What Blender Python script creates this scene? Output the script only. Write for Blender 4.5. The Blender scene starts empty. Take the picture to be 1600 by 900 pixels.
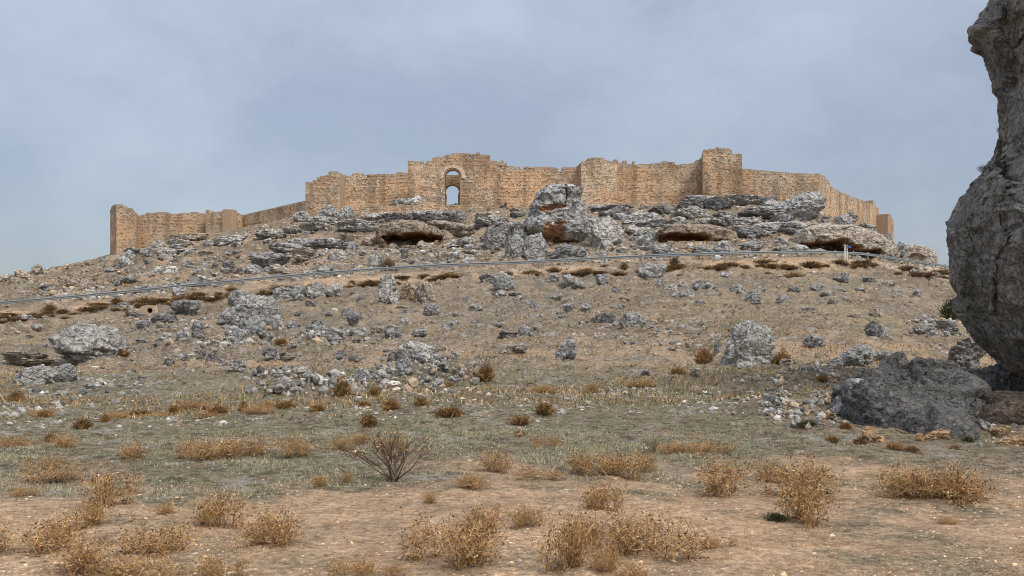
import bpy, bmesh, math, random
import numpy as np
from mathutils import Vector, Matrix
from mathutils.geometry import tessellate_polygon

R = math.radians
scene = bpy.context.scene
F = 1537.0        # focal length in photograph pixels (1600 wide)
HZ = 540.0        # row of eye level
EYE = 1.7
# ---------------------------------------------------------------- camera
cam_d = bpy.data.cameras.new('camera')
cam = bpy.data.objects.new('camera', cam_d)
scene.collection.objects.link(cam)
cam.location = (0, 0, EYE)
cam.rotation_euler = (R(90), 0, 0)
cam_d.sensor_width = 36
cam_d.lens = 36 * F / 1600
cam_d.shift_y = (HZ - 450) / 1600
cam_d.clip_start = 0.1
cam_d.clip_end = 8000
scene.camera = cam
# ---------------------------------------------------------------- world (overcast sky) and sun
SUN_EL, SUN_AZ = 54, 132      # azimuth measured clockwise from the view direction (+Y)
w = bpy.data.worlds.new('World'); scene.world = w; w.use_nodes = True
nt = w.node_tree; nt.nodes.clear()
def N(nt, t, **k):
    n = nt.nodes.new(t)
    for a, b in k.items():
        if a.startswith('i_'): n.inputs[a[2:].replace('_', ' ')].default_value = b
        else: setattr(n, a, b)
    return n
out = N(nt, 'ShaderNodeOutputWorld')
sky = N(nt, 'ShaderNodeTexSky', sky_type='NISHITA', sun_disc=False, sun_elevation=R(SUN_EL), sun_rotation=R(SUN_AZ))
sky.air_density = 1.0; sky.dust_density = 2.0
bg1 = N(nt, 'ShaderNodeBackground', i_Strength=0.05)
nt.links.new(sky.outputs[0], bg1.inputs[0])
tc = N(nt, 'ShaderNodeTexCoord')
mp = N(nt, 'ShaderNodeMapping'); mp.inputs['Scale'].default_value = (1.0, 1.0, 1.7); mp.inputs['Location'].default_value = (0.9, 1.7, 0.2)
nt.links.new(tc.outputs['Generated'], mp.inputs[0])
no = N(nt, 'ShaderNodeTexNoise', i_Scale=2.6, i_Detail=8.0, i_Roughness=0.6)
nt.links.new(mp.outputs[0], no.inputs[0])
cr = N(nt, 'ShaderNodeValToRGB')
cr.color_ramp.elements[0].position = 0.41; cr.color_ramp.elements[0].color = (0.190, 0.207, 0.245, 1)
cr.color_ramp.elements[1].position = 0.61; cr.color_ramp.elements[1].color = (0.268, 0.284, 0.318, 1)
nt.links.new(no.outputs[0], cr.inputs[0])
sx = N(nt, 'ShaderNodeSeparateXYZ'); nt.links.new(tc.outputs['Generated'], sx.inputs[0])
mr = N(nt, 'ShaderNodeMapRange'); mr.inputs[1].default_value = 0.0; mr.inputs[2].default_value = 1.0
mr.inputs[3].default_value = 0.92; mr.inputs[4].default_value = 4.4      # overcast skies brighten to the zenith
sq = N(nt, 'ShaderNodeMath', operation='MULTIPLY'); nt.links.new(sx.outputs[2], sq.inputs[0]); nt.links.new(sx.outputs[2], sq.inputs[1])
nt.links.new(sq.outputs[0], mr.inputs[0])
bg2 = N(nt, 'ShaderNodeBackground'); nt.links.new(cr.outputs[0], bg2.inputs[0]); nt.links.new(mr.outputs[0], bg2.inputs[1])
ad = N(nt, 'ShaderNodeAddShader'); nt.links.new(bg1.outputs[0], ad.inputs[0]); nt.links.new(bg2.outputs[0], ad.inputs[1])
nt.links.new(ad.outputs[0], out.inputs[0])
sl = bpy.data.lights.new('sun', 'SUN'); so = bpy.data.objects.new('sun', sl); scene.collection.objects.link(so)
sl.energy = 2.3; sl.angle = R(16); sl.color = (1, 0.94, 0.85)
so.rotation_euler = (R(90 - SUN_EL), 0, R(180 - SUN_AZ))
d = Vector((math.sin(R(SUN_AZ)) * math.cos(R(SUN_EL)), math.cos(R(SUN_AZ)) * math.cos(R(SUN_EL)), math.sin(R(SUN_EL))))
so.rotation_euler = d.to_track_quat('Z', 'Y').to_euler()
scene.view_settings.view_transform = 'Standard'; scene.view_settings.look = 'None'
scene.view_settings.exposure = 0.25; scene.view_settings.gamma = 1.0; scene.view_settings.use_curve_mapping = False
scene.cycles.pixel_filter_type = 'BLACKMAN_HARRIS'; scene.cycles.filter_width = 1.0
scene.cycles.max_bounces = 4; scene.cycles.diffuse_bounces = 3

# ---------------------------------------------------------------- noise (numpy)
_rs = np.random.RandomState(7)
PERM = _rs.permutation(256).astype(np.int64)
RND = _rs.rand(256) * 2 - 1
def vn(x, y, z=None, seed=0):
    z = np.zeros_like(x) if z is None else z
    xi = np.floor(x).astype(np.int64); yi = np.floor(y).astype(np.int64); zi = np.floor(z).astype(np.int64)
    fx, fy, fz = x - xi, y - yi, z - zi
    fx = fx * fx * fx * (fx * (fx * 6 - 15) + 10); fy = fy * fy * fy * (fy * (fy * 6 - 15) + 10); fz = fz * fz * fz * (fz * (fz * 6 - 15) + 10)
    def h(a, b, c): return RND[PERM[(PERM[(PERM[(a + seed * 31) & 255] + b) & 255] + c) & 255]]
    def l(a, b, t): return a + (b - a) * t
    return l(l(l(h(xi, yi, zi), h(xi + 1, yi, zi), fx), l(h(xi, yi + 1, zi), h(xi + 1, yi + 1, zi), fx), fy),
             l(l(h(xi, yi, zi + 1), h(xi + 1, yi, zi + 1), fx), l(h(xi, yi + 1, zi + 1), h(xi + 1, yi + 1, zi + 1), fx), fy), fz)
def fbm(x, y, z=None, o=4, seed=0, gain=0.5, ridged=False):
    s = 0; a = 1; t = 0
    for k in range(o):
        n = vn(x, y, z, seed + k)
        if ridged: n = 1 - 2 * np.abs(n)
        s = s + a * n; t += a; a *= gain
        x = x * 2.03 + 5.1; y = y * 2.03 + 1.7
        if z is not None: z = z * 2.03 + 3.3
    return s / t
def sstep(a, b, x):
    t = np.clip((x - a) / (b - a), 0, 1); return t * t * (3 - 2 * t)

# ---------------------------------------------------------------- terrain height field
def zrow(Y, row): return EYE + (HZ - row) / F * Y
RPX = [-1500, -400, 0, 119, 233, 300, 462, 577, 690, 800, 852, 955, 1055, 1150, 1237, 1277, 1350, 1380, 1407, 1433, 1485, 1600, 2400]
RRW = [560, 508, 482, 472, 461, 454, 439, 430, 423, 419.5, 417, 411.5, 407, 404.5, 402.5, 402, 405, 409, 413, 416, 424, 440, 520]
def road_u(u):
    px = 800 + u * F
    Y = 108 + np.interp(px, [1100, 1200, 1277, 1320, 1350, 1400, 1440, 1485, 1600, 2000], [0, 1.0, 3, 6, 9.5, 17, 24, 33, 55, 90])
    row = np.interp(px, RPX, RRW)
    return Y, EYE + (HZ - row) / F * Y
COLS = {   # px : [(distance, row of the ground in the photograph)]
    0:    [(24, 650), (30, 622), (42, 584), (55, 555), (70, 530), (90, 503), (104, 488), (118, 474), (135, 458), (150, 446), (168, 433), (185, 436), (230, 450)],
    170:  [(24, 648), (30, 620), (42, 580), (55, 548), (70, 520), (90, 492), (104, 475), (118, 461), (135, 445), (155, 425), (178, 406), (198, 398), (215, 402), (260, 420)],
    330:  [(24, 645), (30, 617), (42, 576), (55, 543), (70, 512), (90, 480), (104, 461), (118, 446), (135, 428), (155, 402), (175, 380), (198, 366), (215, 370), (260, 390)],
    480:  [(24, 638), (30, 611), (42, 572), (55, 537), (70, 503), (90, 466), (104, 443), (118, 430), (135, 408), (150, 388), (165, 364), (180, 344), (190, 336), (215, 344), (260, 370)],
    640:  [(24, 630), (30, 604), (42, 566), (55, 530), (70, 495), (90, 455), (104, 432), (118, 414), (130, 402), (145, 388), (152, 376), (165, 352), (180, 333), (190, 328), (215, 342), (260, 365)],
    800:  [(24, 626), (30, 600), (42, 560), (55, 522), (70, 486), (90, 447), (104, 424), (118, 408), (130, 396), (145, 380), (155, 362), (168, 344), (180, 330), (190, 323), (215, 338), (260, 365)],
    1000: [(24, 626), (30, 600), (42, 556), (55, 516), (70, 478), (90, 440), (104, 415), (118, 399), (128, 392), (140, 376), (155, 354), (168, 337), (180, 325), (190, 321), (215, 336), (260, 362)],
    1180: [(24, 622), (30, 590), (42, 550), (55, 512), (70, 476), (90, 437), (104, 410), (118, 397), (130, 384), (145, 362), (158, 342), (170, 322), (183, 308), (215, 322), (260, 350)],
    1290: [(24, 615), (30, 586), (42, 545), (55, 508), (70, 474), (90, 438), (106, 408), (124, 396), (136, 390), (146, 376), (156, 356), (170, 342), (190, 335), (215, 335), (260, 352)],
    1340: [(24, 616), (30, 587), (42, 546), (55, 512), (70, 480), (90, 445), (112, 411), (127, 401), (138, 394), (146, 384), (156, 372), (170, 357), (190, 350), (215, 350), (260, 360)],
    1385: [(24, 618), (30, 588), (42, 548), (55, 516), (70, 486), (90, 452), (118, 416), (130, 407), (140, 402), (150, 393), (165, 385), (200, 378), (230, 376), (260, 388)],
    1430: [(24, 622), (30, 592), (42, 555), (55, 522), (70, 492), (90, 460), (120, 424), (132, 415), (142, 412), (152, 410), (165, 415), (200, 430), (260, 450)],
    1485: [(24, 630), (30, 603), (42, 566), (55, 533), (70, 502), (90, 470), (120, 436), (141, 424), (150, 427), (165, 438), (200, 460), (260, 480)],
    1600: [(24, 640), (30, 613), (42, 575), (55, 545), (70, 517), (90, 490), (120, 460), (163, 440), (175, 450), (200, 470), (260, 495)],
}
GU = np.linspace(-1.6, 1.6, 641); GY = np.exp(np.linspace(math.log(2), math.log(900), 520))
_c = []
_pxs = [-1660] + [-500] + sorted(COLS) + [1850, 3260]
for px in _pxs:
    if px in (-1660, 3260): z = np.zeros_like(GY)
    else:
        c = COLS[min(max(px, 0), 1600)]
        ys = [2, 9, 16] + [a for a, b in c] + [500, 900]
        zs = [0, 0, 0.03] + [zrow(a, b) for a, b in c] + [0, -2]
        if px == -500: zs = [v * 0.75 if y > 20 else v for v, y in zip(zs, ys)]
        if px == 1850: zs = [v * 0.8 if y > 20 else v for v, y in zip(zs, ys)]
        z = np.interp(GY, ys, zs)
    _c.append(z)
_c = np.array(_c); _us = (np.array(_pxs) - 800) / F
GRID = np.empty((len(GU), len(GY)))
for j in range(len(GY)): GRID[:, j] = np.interp(GU, _us, _c[:, j])
def blur(a, n, ax):
    for _ in range(n):
        p = np.concatenate([np.take(a, [0], ax), a, np.take(a, [-1], ax)], ax)
        a = (np.take(p, range(0, a.shape[ax]), ax) + 2 * a + np.take(p, range(2, a.shape[ax] + 2), ax)) / 4
    return a
GRID = blur(blur(GRID, 14, 0), 7, 1)
def base(x, y):
    u = np.clip(x / np.maximum(y, 0.5), -1.599, 1.599); Y = np.clip(y, 2.01, 890)
    fu = (u + 1.6) / 3.2 * (len(GU) - 1); fy = (np.log(Y) - math.log(2)) / (math.log(900) - math.log(2)) * (len(GY) - 1)
    i = fu.astype(int); j = fy.astype(int); i = np.clip(i, 0, len(GU) - 2); j = np.clip(j, 0, len(GY) - 2); a = fu - i; b = fy - j
    z = GRID[i, j] * (1 - a) * (1 - b) + GRID[i + 1, j] * a * (1 - b) + GRID[i, j + 1] * (1 - a) * b + GRID[i + 1, j + 1] * a * b
    return z
MOUNDS = []   # (x, y, radius, height)
def H(x, y, fine=True):
    x = np.asarray(x, float); y = np.asarray(y, float)
    z = base(x, y)
    ry, rz = road_u(x / np.maximum(y, 0.5))
    onr = sstep(ry - 1.3, ry - 0.3, y) * (1 - sstep(ry + 7, ry + 11, y)) * (np.abs(x) < 200)
    off = 1 - sstep(ry - 6, ry - 0.8, y) * (1 - sstep(ry + 6.8, ry + 9, y))
    amp = np.interp(y, [2, 10, 18, 40, 90, 120, 150, 185, 250], [0.03, 0.06, 0.1, 0.35, 0.8, 1.1, 1.5, 0.5, 0.8])
    n = fbm(x * 0.09, y * 0.09, o=3, seed=3) * amp
    n += fbm(x * 0.35, y * 0.35, o=3, seed=9, ridged=True) * amp * 0.28
    if fine:
        n += fbm(x * 1.6, y * 1.6, o=4, seed=15) * np.interp(y, [2, 14, 40, 120, 200], [0.04, 0.06, 0.2, 0.42, 0.4])
        # rock ledges on the upper slope
        k = np.interp(y, [112, 125, 180, 190], [0, 1, 1, 0.2])
        t = (z + n) * 0.75 + fbm(x * 0.12, y * 0.12, o=2, seed=31) * 1.5
        fr = t - np.floor(t)
        n += k * (sstep(0.55, 0.95, fr) - fr) * 0.8 * sstep(-0.25, 0.3, fbm(x * 0.1, y * 0.1, o=2, seed=40))
        k2 = np.interp(y, [26, 40, 100, 106], [0, 1, 1, 0])
        t = (z + n) * 0.9 + fbm(x * 0.1, y * 0.1, o=2, seed=51) * 1.2
        fr = t - np.floor(t)
        n += k2 * (sstep(0.6, 0.95, fr) - fr) * 0.4 * sstep(0.0, 0.35, fbm(x * 0.08, y * 0.08, o=2, seed=60))
    z = z + n * off
    for mx, my, mr_, mh in MOUNDS:
        z = z + mh * np.exp(-((x - mx) ** 2 + (y - my) ** 2) / mr_ ** 2)
    return z * (1 - onr) + rz * onr
_YS = np.exp(np.linspace(math.log(5), math.log(230), 900))
def ground(px, row):
    """first point of the ground seen along the line of sight through a photograph pixel"""
    u = (px - 800) / F
    z = H(u * _YS, _YS, False)
    r = HZ - F * (z - EYE) / _YS
    k = np.nonzero(r <= row)[0]
    if len(k) == 0: k = [int(np.argmin(r))]
    Y = float(_YS[k[0]])
    return u * Y, Y, float(H(np.array([u * Y]), np.array([Y]))[0])

# mound of stones and the raised bank under the dark rock
for px, row, rr, hh in [(695, 588, 1.6, .5), (1270, 640, 1.9, .35), (1330, 600, 2.0, .45), (1230, 600, 1.5, .25), (110, 560, 2.4, .3), (450, 604, 1.4, .3), (505, 604, 1.2, .3)]:
    X, Y, Z = ground(px, row); MOUNDS.append((X, Y, rr, hh))

# ---------------------------------------------------------------- mesh helpers
COLL = scene.collection
def link(o): COLL.objects.link(o); return o
def mesh_np(name, V, Fc, mat, col=None, stain=None, smooth=False):
    """V (n,3), Fc (m,k) array or list of such arrays"""
    me = bpy.data.meshes.new(name)
    Fs = Fc if isinstance(Fc, list) else [Fc]
    nl = sum(f.size for f in Fs); nf = sum(len(f) for f in Fs)
    me.vertices.add(len(V)); me.vertices.foreach_set('co', np.asarray(V, np.float32).ravel())
    me.loops.add(nl); me.loops.foreach_set('vertex_index', np.concatenate([f.ravel() for f in Fs]).astype(np.int32))
    me.polygons.add(nf)
    tot = np.concatenate([np.full(len(f), f.shape[1], np.int32) for f in Fs])
    st = np.zeros(nf, np.int32); st[1:] = np.cumsum(tot)[:-1]
    me.polygons.foreach_set('loop_start', st); me.polygons.foreach_set('loop_total', tot)
    me.polygons.foreach_set('use_smooth', np.full(nf, smooth))
    if col is not None:
        a = me.attributes.new('Col', 'FLOAT_COLOR', 'POINT')
        c = np.ones((len(V), 4), np.float32); c[:, :3] = col; a.data.foreach_set('color', c.ravel())
    if stain is not None:
        a = me.attributes.new('stain', 'FLOAT', 'POINT'); a.data.foreach_set('value', np.asarray(stain, np.float32))
    me.materials.append(mat); me.update(calc_edges=True); me.validate()
    return me
def obj(name, me, parent=None, loc=None):
    o = link(bpy.data.objects.new(name, me))
    if parent: o.parent = parent
    if loc: o.location = loc
    return o
LABELS = set()
def tag(o, label=None, cat=None, group=None, kind=None):
    if label: o['label'] = label; LABELS.add(label)
    if cat: o['category'] = cat
    if group: o['group'] = group
    if kind: o['kind'] = kind
    return o
def empty(name, loc, rz=0):
    o = link(bpy.data.objects.new(name, None)); o.location = loc; o.rotation_euler.z = rz; o.empty_display_size = 0.2
    return o

# ---------------------------------------------------------------- materials
def newmat(name, rough=0.95):
    m = bpy.data.materials.new(name); m.use_nodes = True
    t = m.node_tree; b = t.nodes['Principled BSDF']; b.inputs['Roughness'].default_value = rough
    b.inputs['Specular IOR Level'].default_value = 0.15
    return m, t, b
def mix(t, fac, a, b, mode='MIX'):
    n = t.nodes.new('ShaderNodeMix'); n.data_type = 'RGBA'; n.blend_type = mode
    for s, v in ((0, fac), (6, a), (7, b)):
        if isinstance(v, (int, float)): n.inputs[s].default_value = v
        elif isinstance(v, tuple): n.inputs[s].default_value = (*v, 1)
        else: t.links.new(v, n.inputs[s])
    return n.outputs[2]
def ramp(t, x, p0, p1, c0=0.0, c1=1.0):
    n = t.nodes.new('ShaderNodeMapRange'); n.clamp = True
    for s, v in ((1, p0), (2, p1), (3, c0), (4, c1)): n.inputs[s].default_value = v
    t.links.new(x, n.inputs[0]); return n.outputs[0]
def noise(t, co, scale, detail=4, rough=0.55, typ=None):
    n = t.nodes.new('ShaderNodeTexNoise'); n.inputs['Scale'].default_value = scale; n.inputs['Detail'].default_value = detail
    n.inputs['Roughness'].default_value = rough; t.links.new(co, n.inputs['Vector']); return n.outputs[0]
def voro(t, co, scale, feat='F1', out='Distance', rnd=1.0):
    n = t.nodes.new('ShaderNodeTexVoronoi'); n.feature = feat; n.inputs['Scale'].default_value = scale
    n.inputs['Randomness'].default_value = rnd; t.links.new(co, n.inputs['Vector']); return n.outputs[out]
def bump(t, h, strength, dist, nrm=None):
    n = t.nodes.new('ShaderNodeBump'); n.inputs['Strength'].default_value = strength; n.inputs['Distance'].default_value = dist
    t.links.new(h, n.inputs['Height'])
    if nrm: t.links.new(nrm, n.inputs['Normal'])
    return n.outputs[0]
def math_(t, op, a, b=0.0):
    n = t.nodes.new('ShaderNodeMath'); n.operation = op
    for s, v in ((0, a), (1, b)):
        if isinstance(v, (int, float)): n.inputs[s].default_value = v
        else: t.links.new(v, n.inputs[s])
    return n.outputs[0]
def geo(t): return t.nodes.new('ShaderNodeNewGeometry').outputs['Position']
def scaled(t, co, s):
    n = t.nodes.new('ShaderNodeMapping'); n.inputs['Scale'].default_value = s; t.links.new(co, n.inputs[0]); return n.outputs[0]

def rock_material(name, lo, hi, pale, dark, fine=1.0, streak=(1, 1, 1), patch=0.0):
    m, t, b = newmat(name)
    P = scaled(t, geo(t), streak)
    n1 = noise(t, P, 0.9 * fine, 5, 0.6); n2 = noise(t, P, 3.7 * fine, 7, 0.7); n3 = noise(t, P, 14 * fine, 5, 0.7)
    c = mix(t, ramp(t, n1, 0.35, 0.65), lo, hi)
    c = mix(t, ramp(t, n2, 0.49, 0.58, 0, .9), c, pale)         # lichen
    c = mix(t, ramp(t, n2, 0.44, 0.36, 0, 0.8), c, dark)        # weathered black crust
    wv = t.nodes.new('ShaderNodeVectorMath'); wv.operation = 'ADD'; t.links.new(P, wv.inputs[0])
    nw = t.nodes.new('ShaderNodeTexNoise'); nw.inputs['Scale'].default_value = 1.6 * fine; nw.inputs['Detail'].default_value = 4; t.links.new(P, nw.inputs['Vector'])
    ws = t.nodes.new('ShaderNodeVectorMath'); ws.operation = 'SCALE'; ws.inputs['Scale'].default_value = 0.9 / fine; t.links.new(nw.outputs['Color'], ws.inputs[0]); t.links.new(ws.outputs[0], wv.inputs[1])
    v = voro(t, scaled(t, wv.outputs[0], (1, 1, 1.7)), 1.7 * fine, 'DISTANCE_TO_EDGE')
    cracks = ramp(t, v, 0.0, 0.11)
    c = mix(t, ramp(t, v, 0.01, 0.06, 0.8, 0.0), c, dark)       # earth and black crust in the joints
    if patch:
        nl = noise(t, P, patch, 3, 0.6); c = mix(t, ramp(t, nl, 0.50, 0.62, 0, 0.75), c, mix(t, 0.5, hi, pale)); c = mix(t, ramp(t, nl, 0.46, 0.36, 0, 0.6), c, dark)
    n5 = noise(t, P, 7.5 * fine, 5, 0.8)
    c = mix(t, ramp(t, n5, 0.52, 0.60, 0, .7), c, pale); c = mix(t, ramp(t, n5, 0.42, 0.35, 0, .7), c, dark)
    c = mix(t, ramp(t, n3, 0.3, 0.7, 0.0, 1.0), mix(t, 1.0, c, (0.62, 0.61, 0.6), 'MULTIPLY'), mix(t, 0.3, c, pale))
    # iron-red earth where the rock is freshly broken
    st = t.nodes.new('ShaderNodeAttribute'); st.attribute_name = 'stain'
    sn = math_(t, 'MULTIPLY', st.outputs['Fac'], ramp(t, n2, 0.3, 0.5, 0.55, 1.0))
    c = mix(t, sn, c, mix(t, ramp(t, n3, .3, .7), (0.32, 0.13, 0.065), (0.62, 0.36, 0.19)))
    oi = t.nodes.new('ShaderNodeObjectInfo')
    c = mix(t, 1.0, c, oi.outputs['Color'], 'MULTIPLY')
    t.links.new(c, b.inputs['Base Color'])
    h = math_(t, 'ADD', math_(t, 'MULTIPLY', n2, 1.4), math_(t, 'MULTIPLY', cracks, 0.8))
    h = math_(t, 'ADD', h, math_(t, 'MULTIPLY', n5, 0.6)); nr = bump(t, h, 0.9, min(0.24 / fine, 0.34))
    nr = bump(t, n3, 0.9, 0.06 / fine, nr)
    t.links.new(nr, b.inputs['Normal'])
    return m
_lim = ((0.36, 0.345, 0.325), (0.52, 0.505, 0.48), (0.80, 0.785, 0.74), (0.10, 0.09, 0.078))
M_ROCK = rock_material('limestone', *_lim, 0.85)
M_ROCKFAR = rock_material('ledge_limestone', *_lim, 0.42)
M_ROCKNEAR = rock_material('pitted_limestone', *_lim, 1.8)
M_CLIFF = rock_material('dark_limestone', (0.19, 0.175, 0.155), (0.31, 0.285, 0.25), (0.56, 0.53, 0.475), (0.055, 0.046, 0.037), 1.3, (1.0, 1.0, 0.85), patch=0.45)
M_WEDGE = rock_material('blackened_limestone', (0.085, 0.08, 0.072), (0.16, 0.152, 0.14), (0.48, 0.465, 0.43), (0.022, 0.02, 0.018), 2.4, patch=0.75)
M_TAN = rock_material('tan_stone', (0.46, 0.33, 0.22), (0.62, 0.49, 0.35), (0.80, 0.70, 0.54), (0.26, 0.17, 0.11), 2.0)

def attr_material(name, rough=0.95, var=0.35, scale=3.0, bumpd=0.02, trans=0.0):
    m, t, b = newmat(name, rough)
    a = t.nodes.new('ShaderNodeAttribute'); a.attribute_name = 'Col'
    P = geo(t); n = noise(t, P, scale, 5, 0.65)
    c = mix(t, 1.0, a.outputs['Color'], mix(t, ramp(t, n, 0.3, 0.7), (1 - var,) * 3, (1 + var * 0.8,) * 3), 'MULTIPLY')
    t.links.new(c, b.inputs['Base Color'])
    if bumpd: t.links.new(bump(t, n, 0.8, bumpd), b.inputs['Normal'])
    return m
M_STONES = attr_material('loose_limestone', var=0.45, scale=9, bumpd=0.03)
M_PLANT = attr_material('dry_plant', var=0.25, scale=12, bumpd=0)
M_MASON = attr_material('cut_stone', var=0.24, scale=3.5, bumpd=0.08)

# ground
M_GROUND, t, b = newmat('earth')
P = geo(t)
at = t.nodes.new('ShaderNodeAttribute'); at.attribute_name = 'Col'
sp = t.nodes.new('ShaderNodeSeparateColor'); t.links.new(at.outputs['Color'], sp.inputs[0])
grs, soil, stony = sp.outputs[0], sp.outputs[1], sp.outputs[2]
na = noise(t, P, 0.35, 6, 0.62); nb = noise(t, P, 2.3, 7, 0.7); nc = noise(t, P, 13, 6, 0.72); nd = noise(t, P, 60, 3, 0.7)
c = mix(t, ramp(t, na, 0.38, 0.62), (0.150, 0.118, 0.080), (0.285, 0.222, 0.153))
c = mix(t, ramp(t, nb, 0.42, 0.62), c, (0.245, 0.19, 0.135))
c = mix(t, ramp(t, nb, 0.45, 0.32, 0, 0.75), c, (0.135, 0.105, 0.065))
orange = mix(t, ramp(t, nb, 0.35, 0.65), (0.48, 0.305, 0.175), (0.71, 0.50, 0.32))
c = mix(t, math_(t, 'MULTIPLY', soil, ramp(t, nc, 0.32, 0.6, 0.55, 1.0)), c, orange)
green = mix(t, ramp(t, nc, 0.35, 0.62), (0.115, 0.115, 0.060), (0.265, 0.245, 0.165))
c = mix(t, math_(t, 'MULTIPLY', grs, ramp(t, nb, 0.3, 0.55, 0.45, 1.0)), c, green)
vs = voro(t, P, 5.5, 'F1', 'Distance'); vc = voro(t, P, 5.5, 'F1', 'Color')
sc_ = t.nodes.new('ShaderNodeSeparateColor'); t.links.new(vc, sc_.inputs[0])
stonem = math_(t, 'MULTIPLY', ramp(t, vs, 0.34, 0.22), math_(t, 'GREATER_THAN', math_(t, 'ADD', sc_.outputs[0], math_(t, 'MULTIPLY', stony, 0.62)), 0.70))
stonem = math_(t, 'MULTIPLY', stonem, ramp(t, stony, 0.33, 0.5))
ne = noise(t, P, 5.0, 4, 0.7)                                   # dried tufts, darker than the earth between them
c = mix(t, math_(t, 'MULTIPLY', ramp(t, ne, 0.50, 0.58, 0, 0.85), ramp(t, soil, 0.7, 0.1, 0.25, 1.0)), c, (0.085, 0.072, 0.042))
nf = noise(t, P, 1.1, 5, 0.75)
c = mix(t, math_(t, 'MULTIPLY', ramp(t, nf, 0.55, 0.63, 0, 0.7), ramp(t, soil, 0.7, 0.1, 0.0, 1.0)), c, (0.36, 0.34, 0.30))
c = mix(t, stonem, c, mix(t, sc_.outputs[1], (0.22, 0.21, 0.20), (0.52, 0.50, 0.46)))
c = mix(t, 1.0, c, mix(t, ramp(t, nc, 0.3, 0.7), (0.60, 0.58, 0.56), (1.32, 1.32, 1.32)), 'MULTIPLY')
c = mix(t, 1.0, c, mix(t, ramp(t, nd, 0.3, 0.7), (0.62, 0.6, 0.58), (1.35, 1.35, 1.35)), 'MULTIPLY')
t.links.new(c, b.inputs['Base Color'])
hh = math_(t, 'ADD', math_(t, 'MULTIPLY', nb, 1.0), math_(t, 'MULTIPLY', stonem, 0.25))
nr = bump(t, hh, 0.9, 0.16); nr = bump(t, nc, 0.9, 0.05, nr); nr = bump(t, nd, 0.7, 0.012, nr)
t.links.new(nr, b.inputs['Normal'])

# ---------------------------------------------------------------- ground sheet
def masks(x, y):
    px = 800 + x / np.maximum(y, .5) * F
    n = fbm(x * 0.22, y * 0.22, o=4, seed=70); n2 = fbm(x * 0.9, y * 0.9, o=3, seed=77); n3 = fbm(x * 0.05, y * 0.05, o=3, seed=84)
    wob = n * 3.0 + n2 * 1.0
    n4 = fbm(x * 2.3, y * 1.6, o=4, seed=66)
    g = sstep(10.2, 15.0, y + n2 * 2.6 + n * 3.0 + n4 * 3.0) * (1 - sstep(30, 46, y + wob * 3))
    g = g * np.clip(0.7 + n2 * 1.2 + n4 * .6, 0, 1) * (1 - 0.75 * sstep(900, 1400, px) * (1 - sstep(14, 18, y) * (1 - sstep(1150, 1350, px))))
    g = np.maximum(g, 0.6 * sstep(0.25, 0.7, n2 + n * 0.5 + n4 * .4) * (y < 11))
    g = np.maximum(g, 0.4 * sstep(0.0, 0.4, n) * sstep(40, 50, y) * (1 - sstep(90, 110, y)))
    s = (1 - sstep(10.2, 15.0, y + n2 * 2.6 + n * 3.0 + n4 * 3.0)) * (0.75 + 0.5 * n4)
    ry, _ = road_u(x / np.maximum(y, .5))
    s = np.maximum(s, np.exp(-((y - ry + 6) / 6.5) ** 2) * sstep(-0.35, 0.35, n + n2 * 0.5) * 0.9)
    s = np.maximum(s, 0.45 * sstep(0.12, 0.5, n2 * 0.6 + n) * sstep(14, 25, y))
    s = np.maximum(s, 0.55 * sstep(28, 40, y) * np.exp(-((y - 44 - wob * 2) / 7) ** 2) * sstep(-0.3, 0.3, n2))
    st = np.clip(0.35 + n3 * 0.9 + n2 * 0.5, 0, 1) * np.interp(y, [5, 14, 30, 50], [0.35, 0.3, 0.7, 1.0])
    return np.stack([g, s * (1 - g * 0.6), st], 1)
uu = np.concatenate([np.linspace(-1.55, -0.6, 40)[:-1], np.linspace(-0.6, 0.6, 760), np.linspace(0.6, 1.55, 40)[1:]])
yy = np.concatenate([np.exp(np.linspace(math.log(2.5), math.log(6.5), 25))[:-1], np.exp(np.linspace(math.log(6.5), math.log(100), 290))[:-1],
                     np.linspace(100, 205, 250)[:-1], np.exp(np.linspace(math.log(205), math.log(850), 60))])
U, Yg = np.meshgrid(uu, yy, indexing='ij'); X = (U * Yg).ravel(); Yv = Yg.ravel()
Z = H(X, Yv)
nu, ny = len(uu), len(yy)
i = np.arange(nu - 1)[:, None] * ny + np.arange(ny - 1)[None, :]
Fq = np.stack([i, i + ny, i + ny + 1, i + 1], -1).reshape(-1, 4)
tag(obj('hillside', mesh_np('hillside', np.stack([X, Yv, Z], 1), Fq, M_GROUND, col=masks(X, Yv), smooth=True)), kind='structure')
s = 4000.0; pv = []; pf = []
pv = np.array([(-s, -s, -0.25), (s, -s, -0.25), (s, s, -0.25), (-s, s, -0.25)]); pf = np.array([(0, 1, 2, 3)])
tag(obj('plain', mesh_np('plain', pv, pf, M_GROUND, col=np.tile([0.3, 0.4, 0.6], (4, 1)))), kind='structure')

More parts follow.
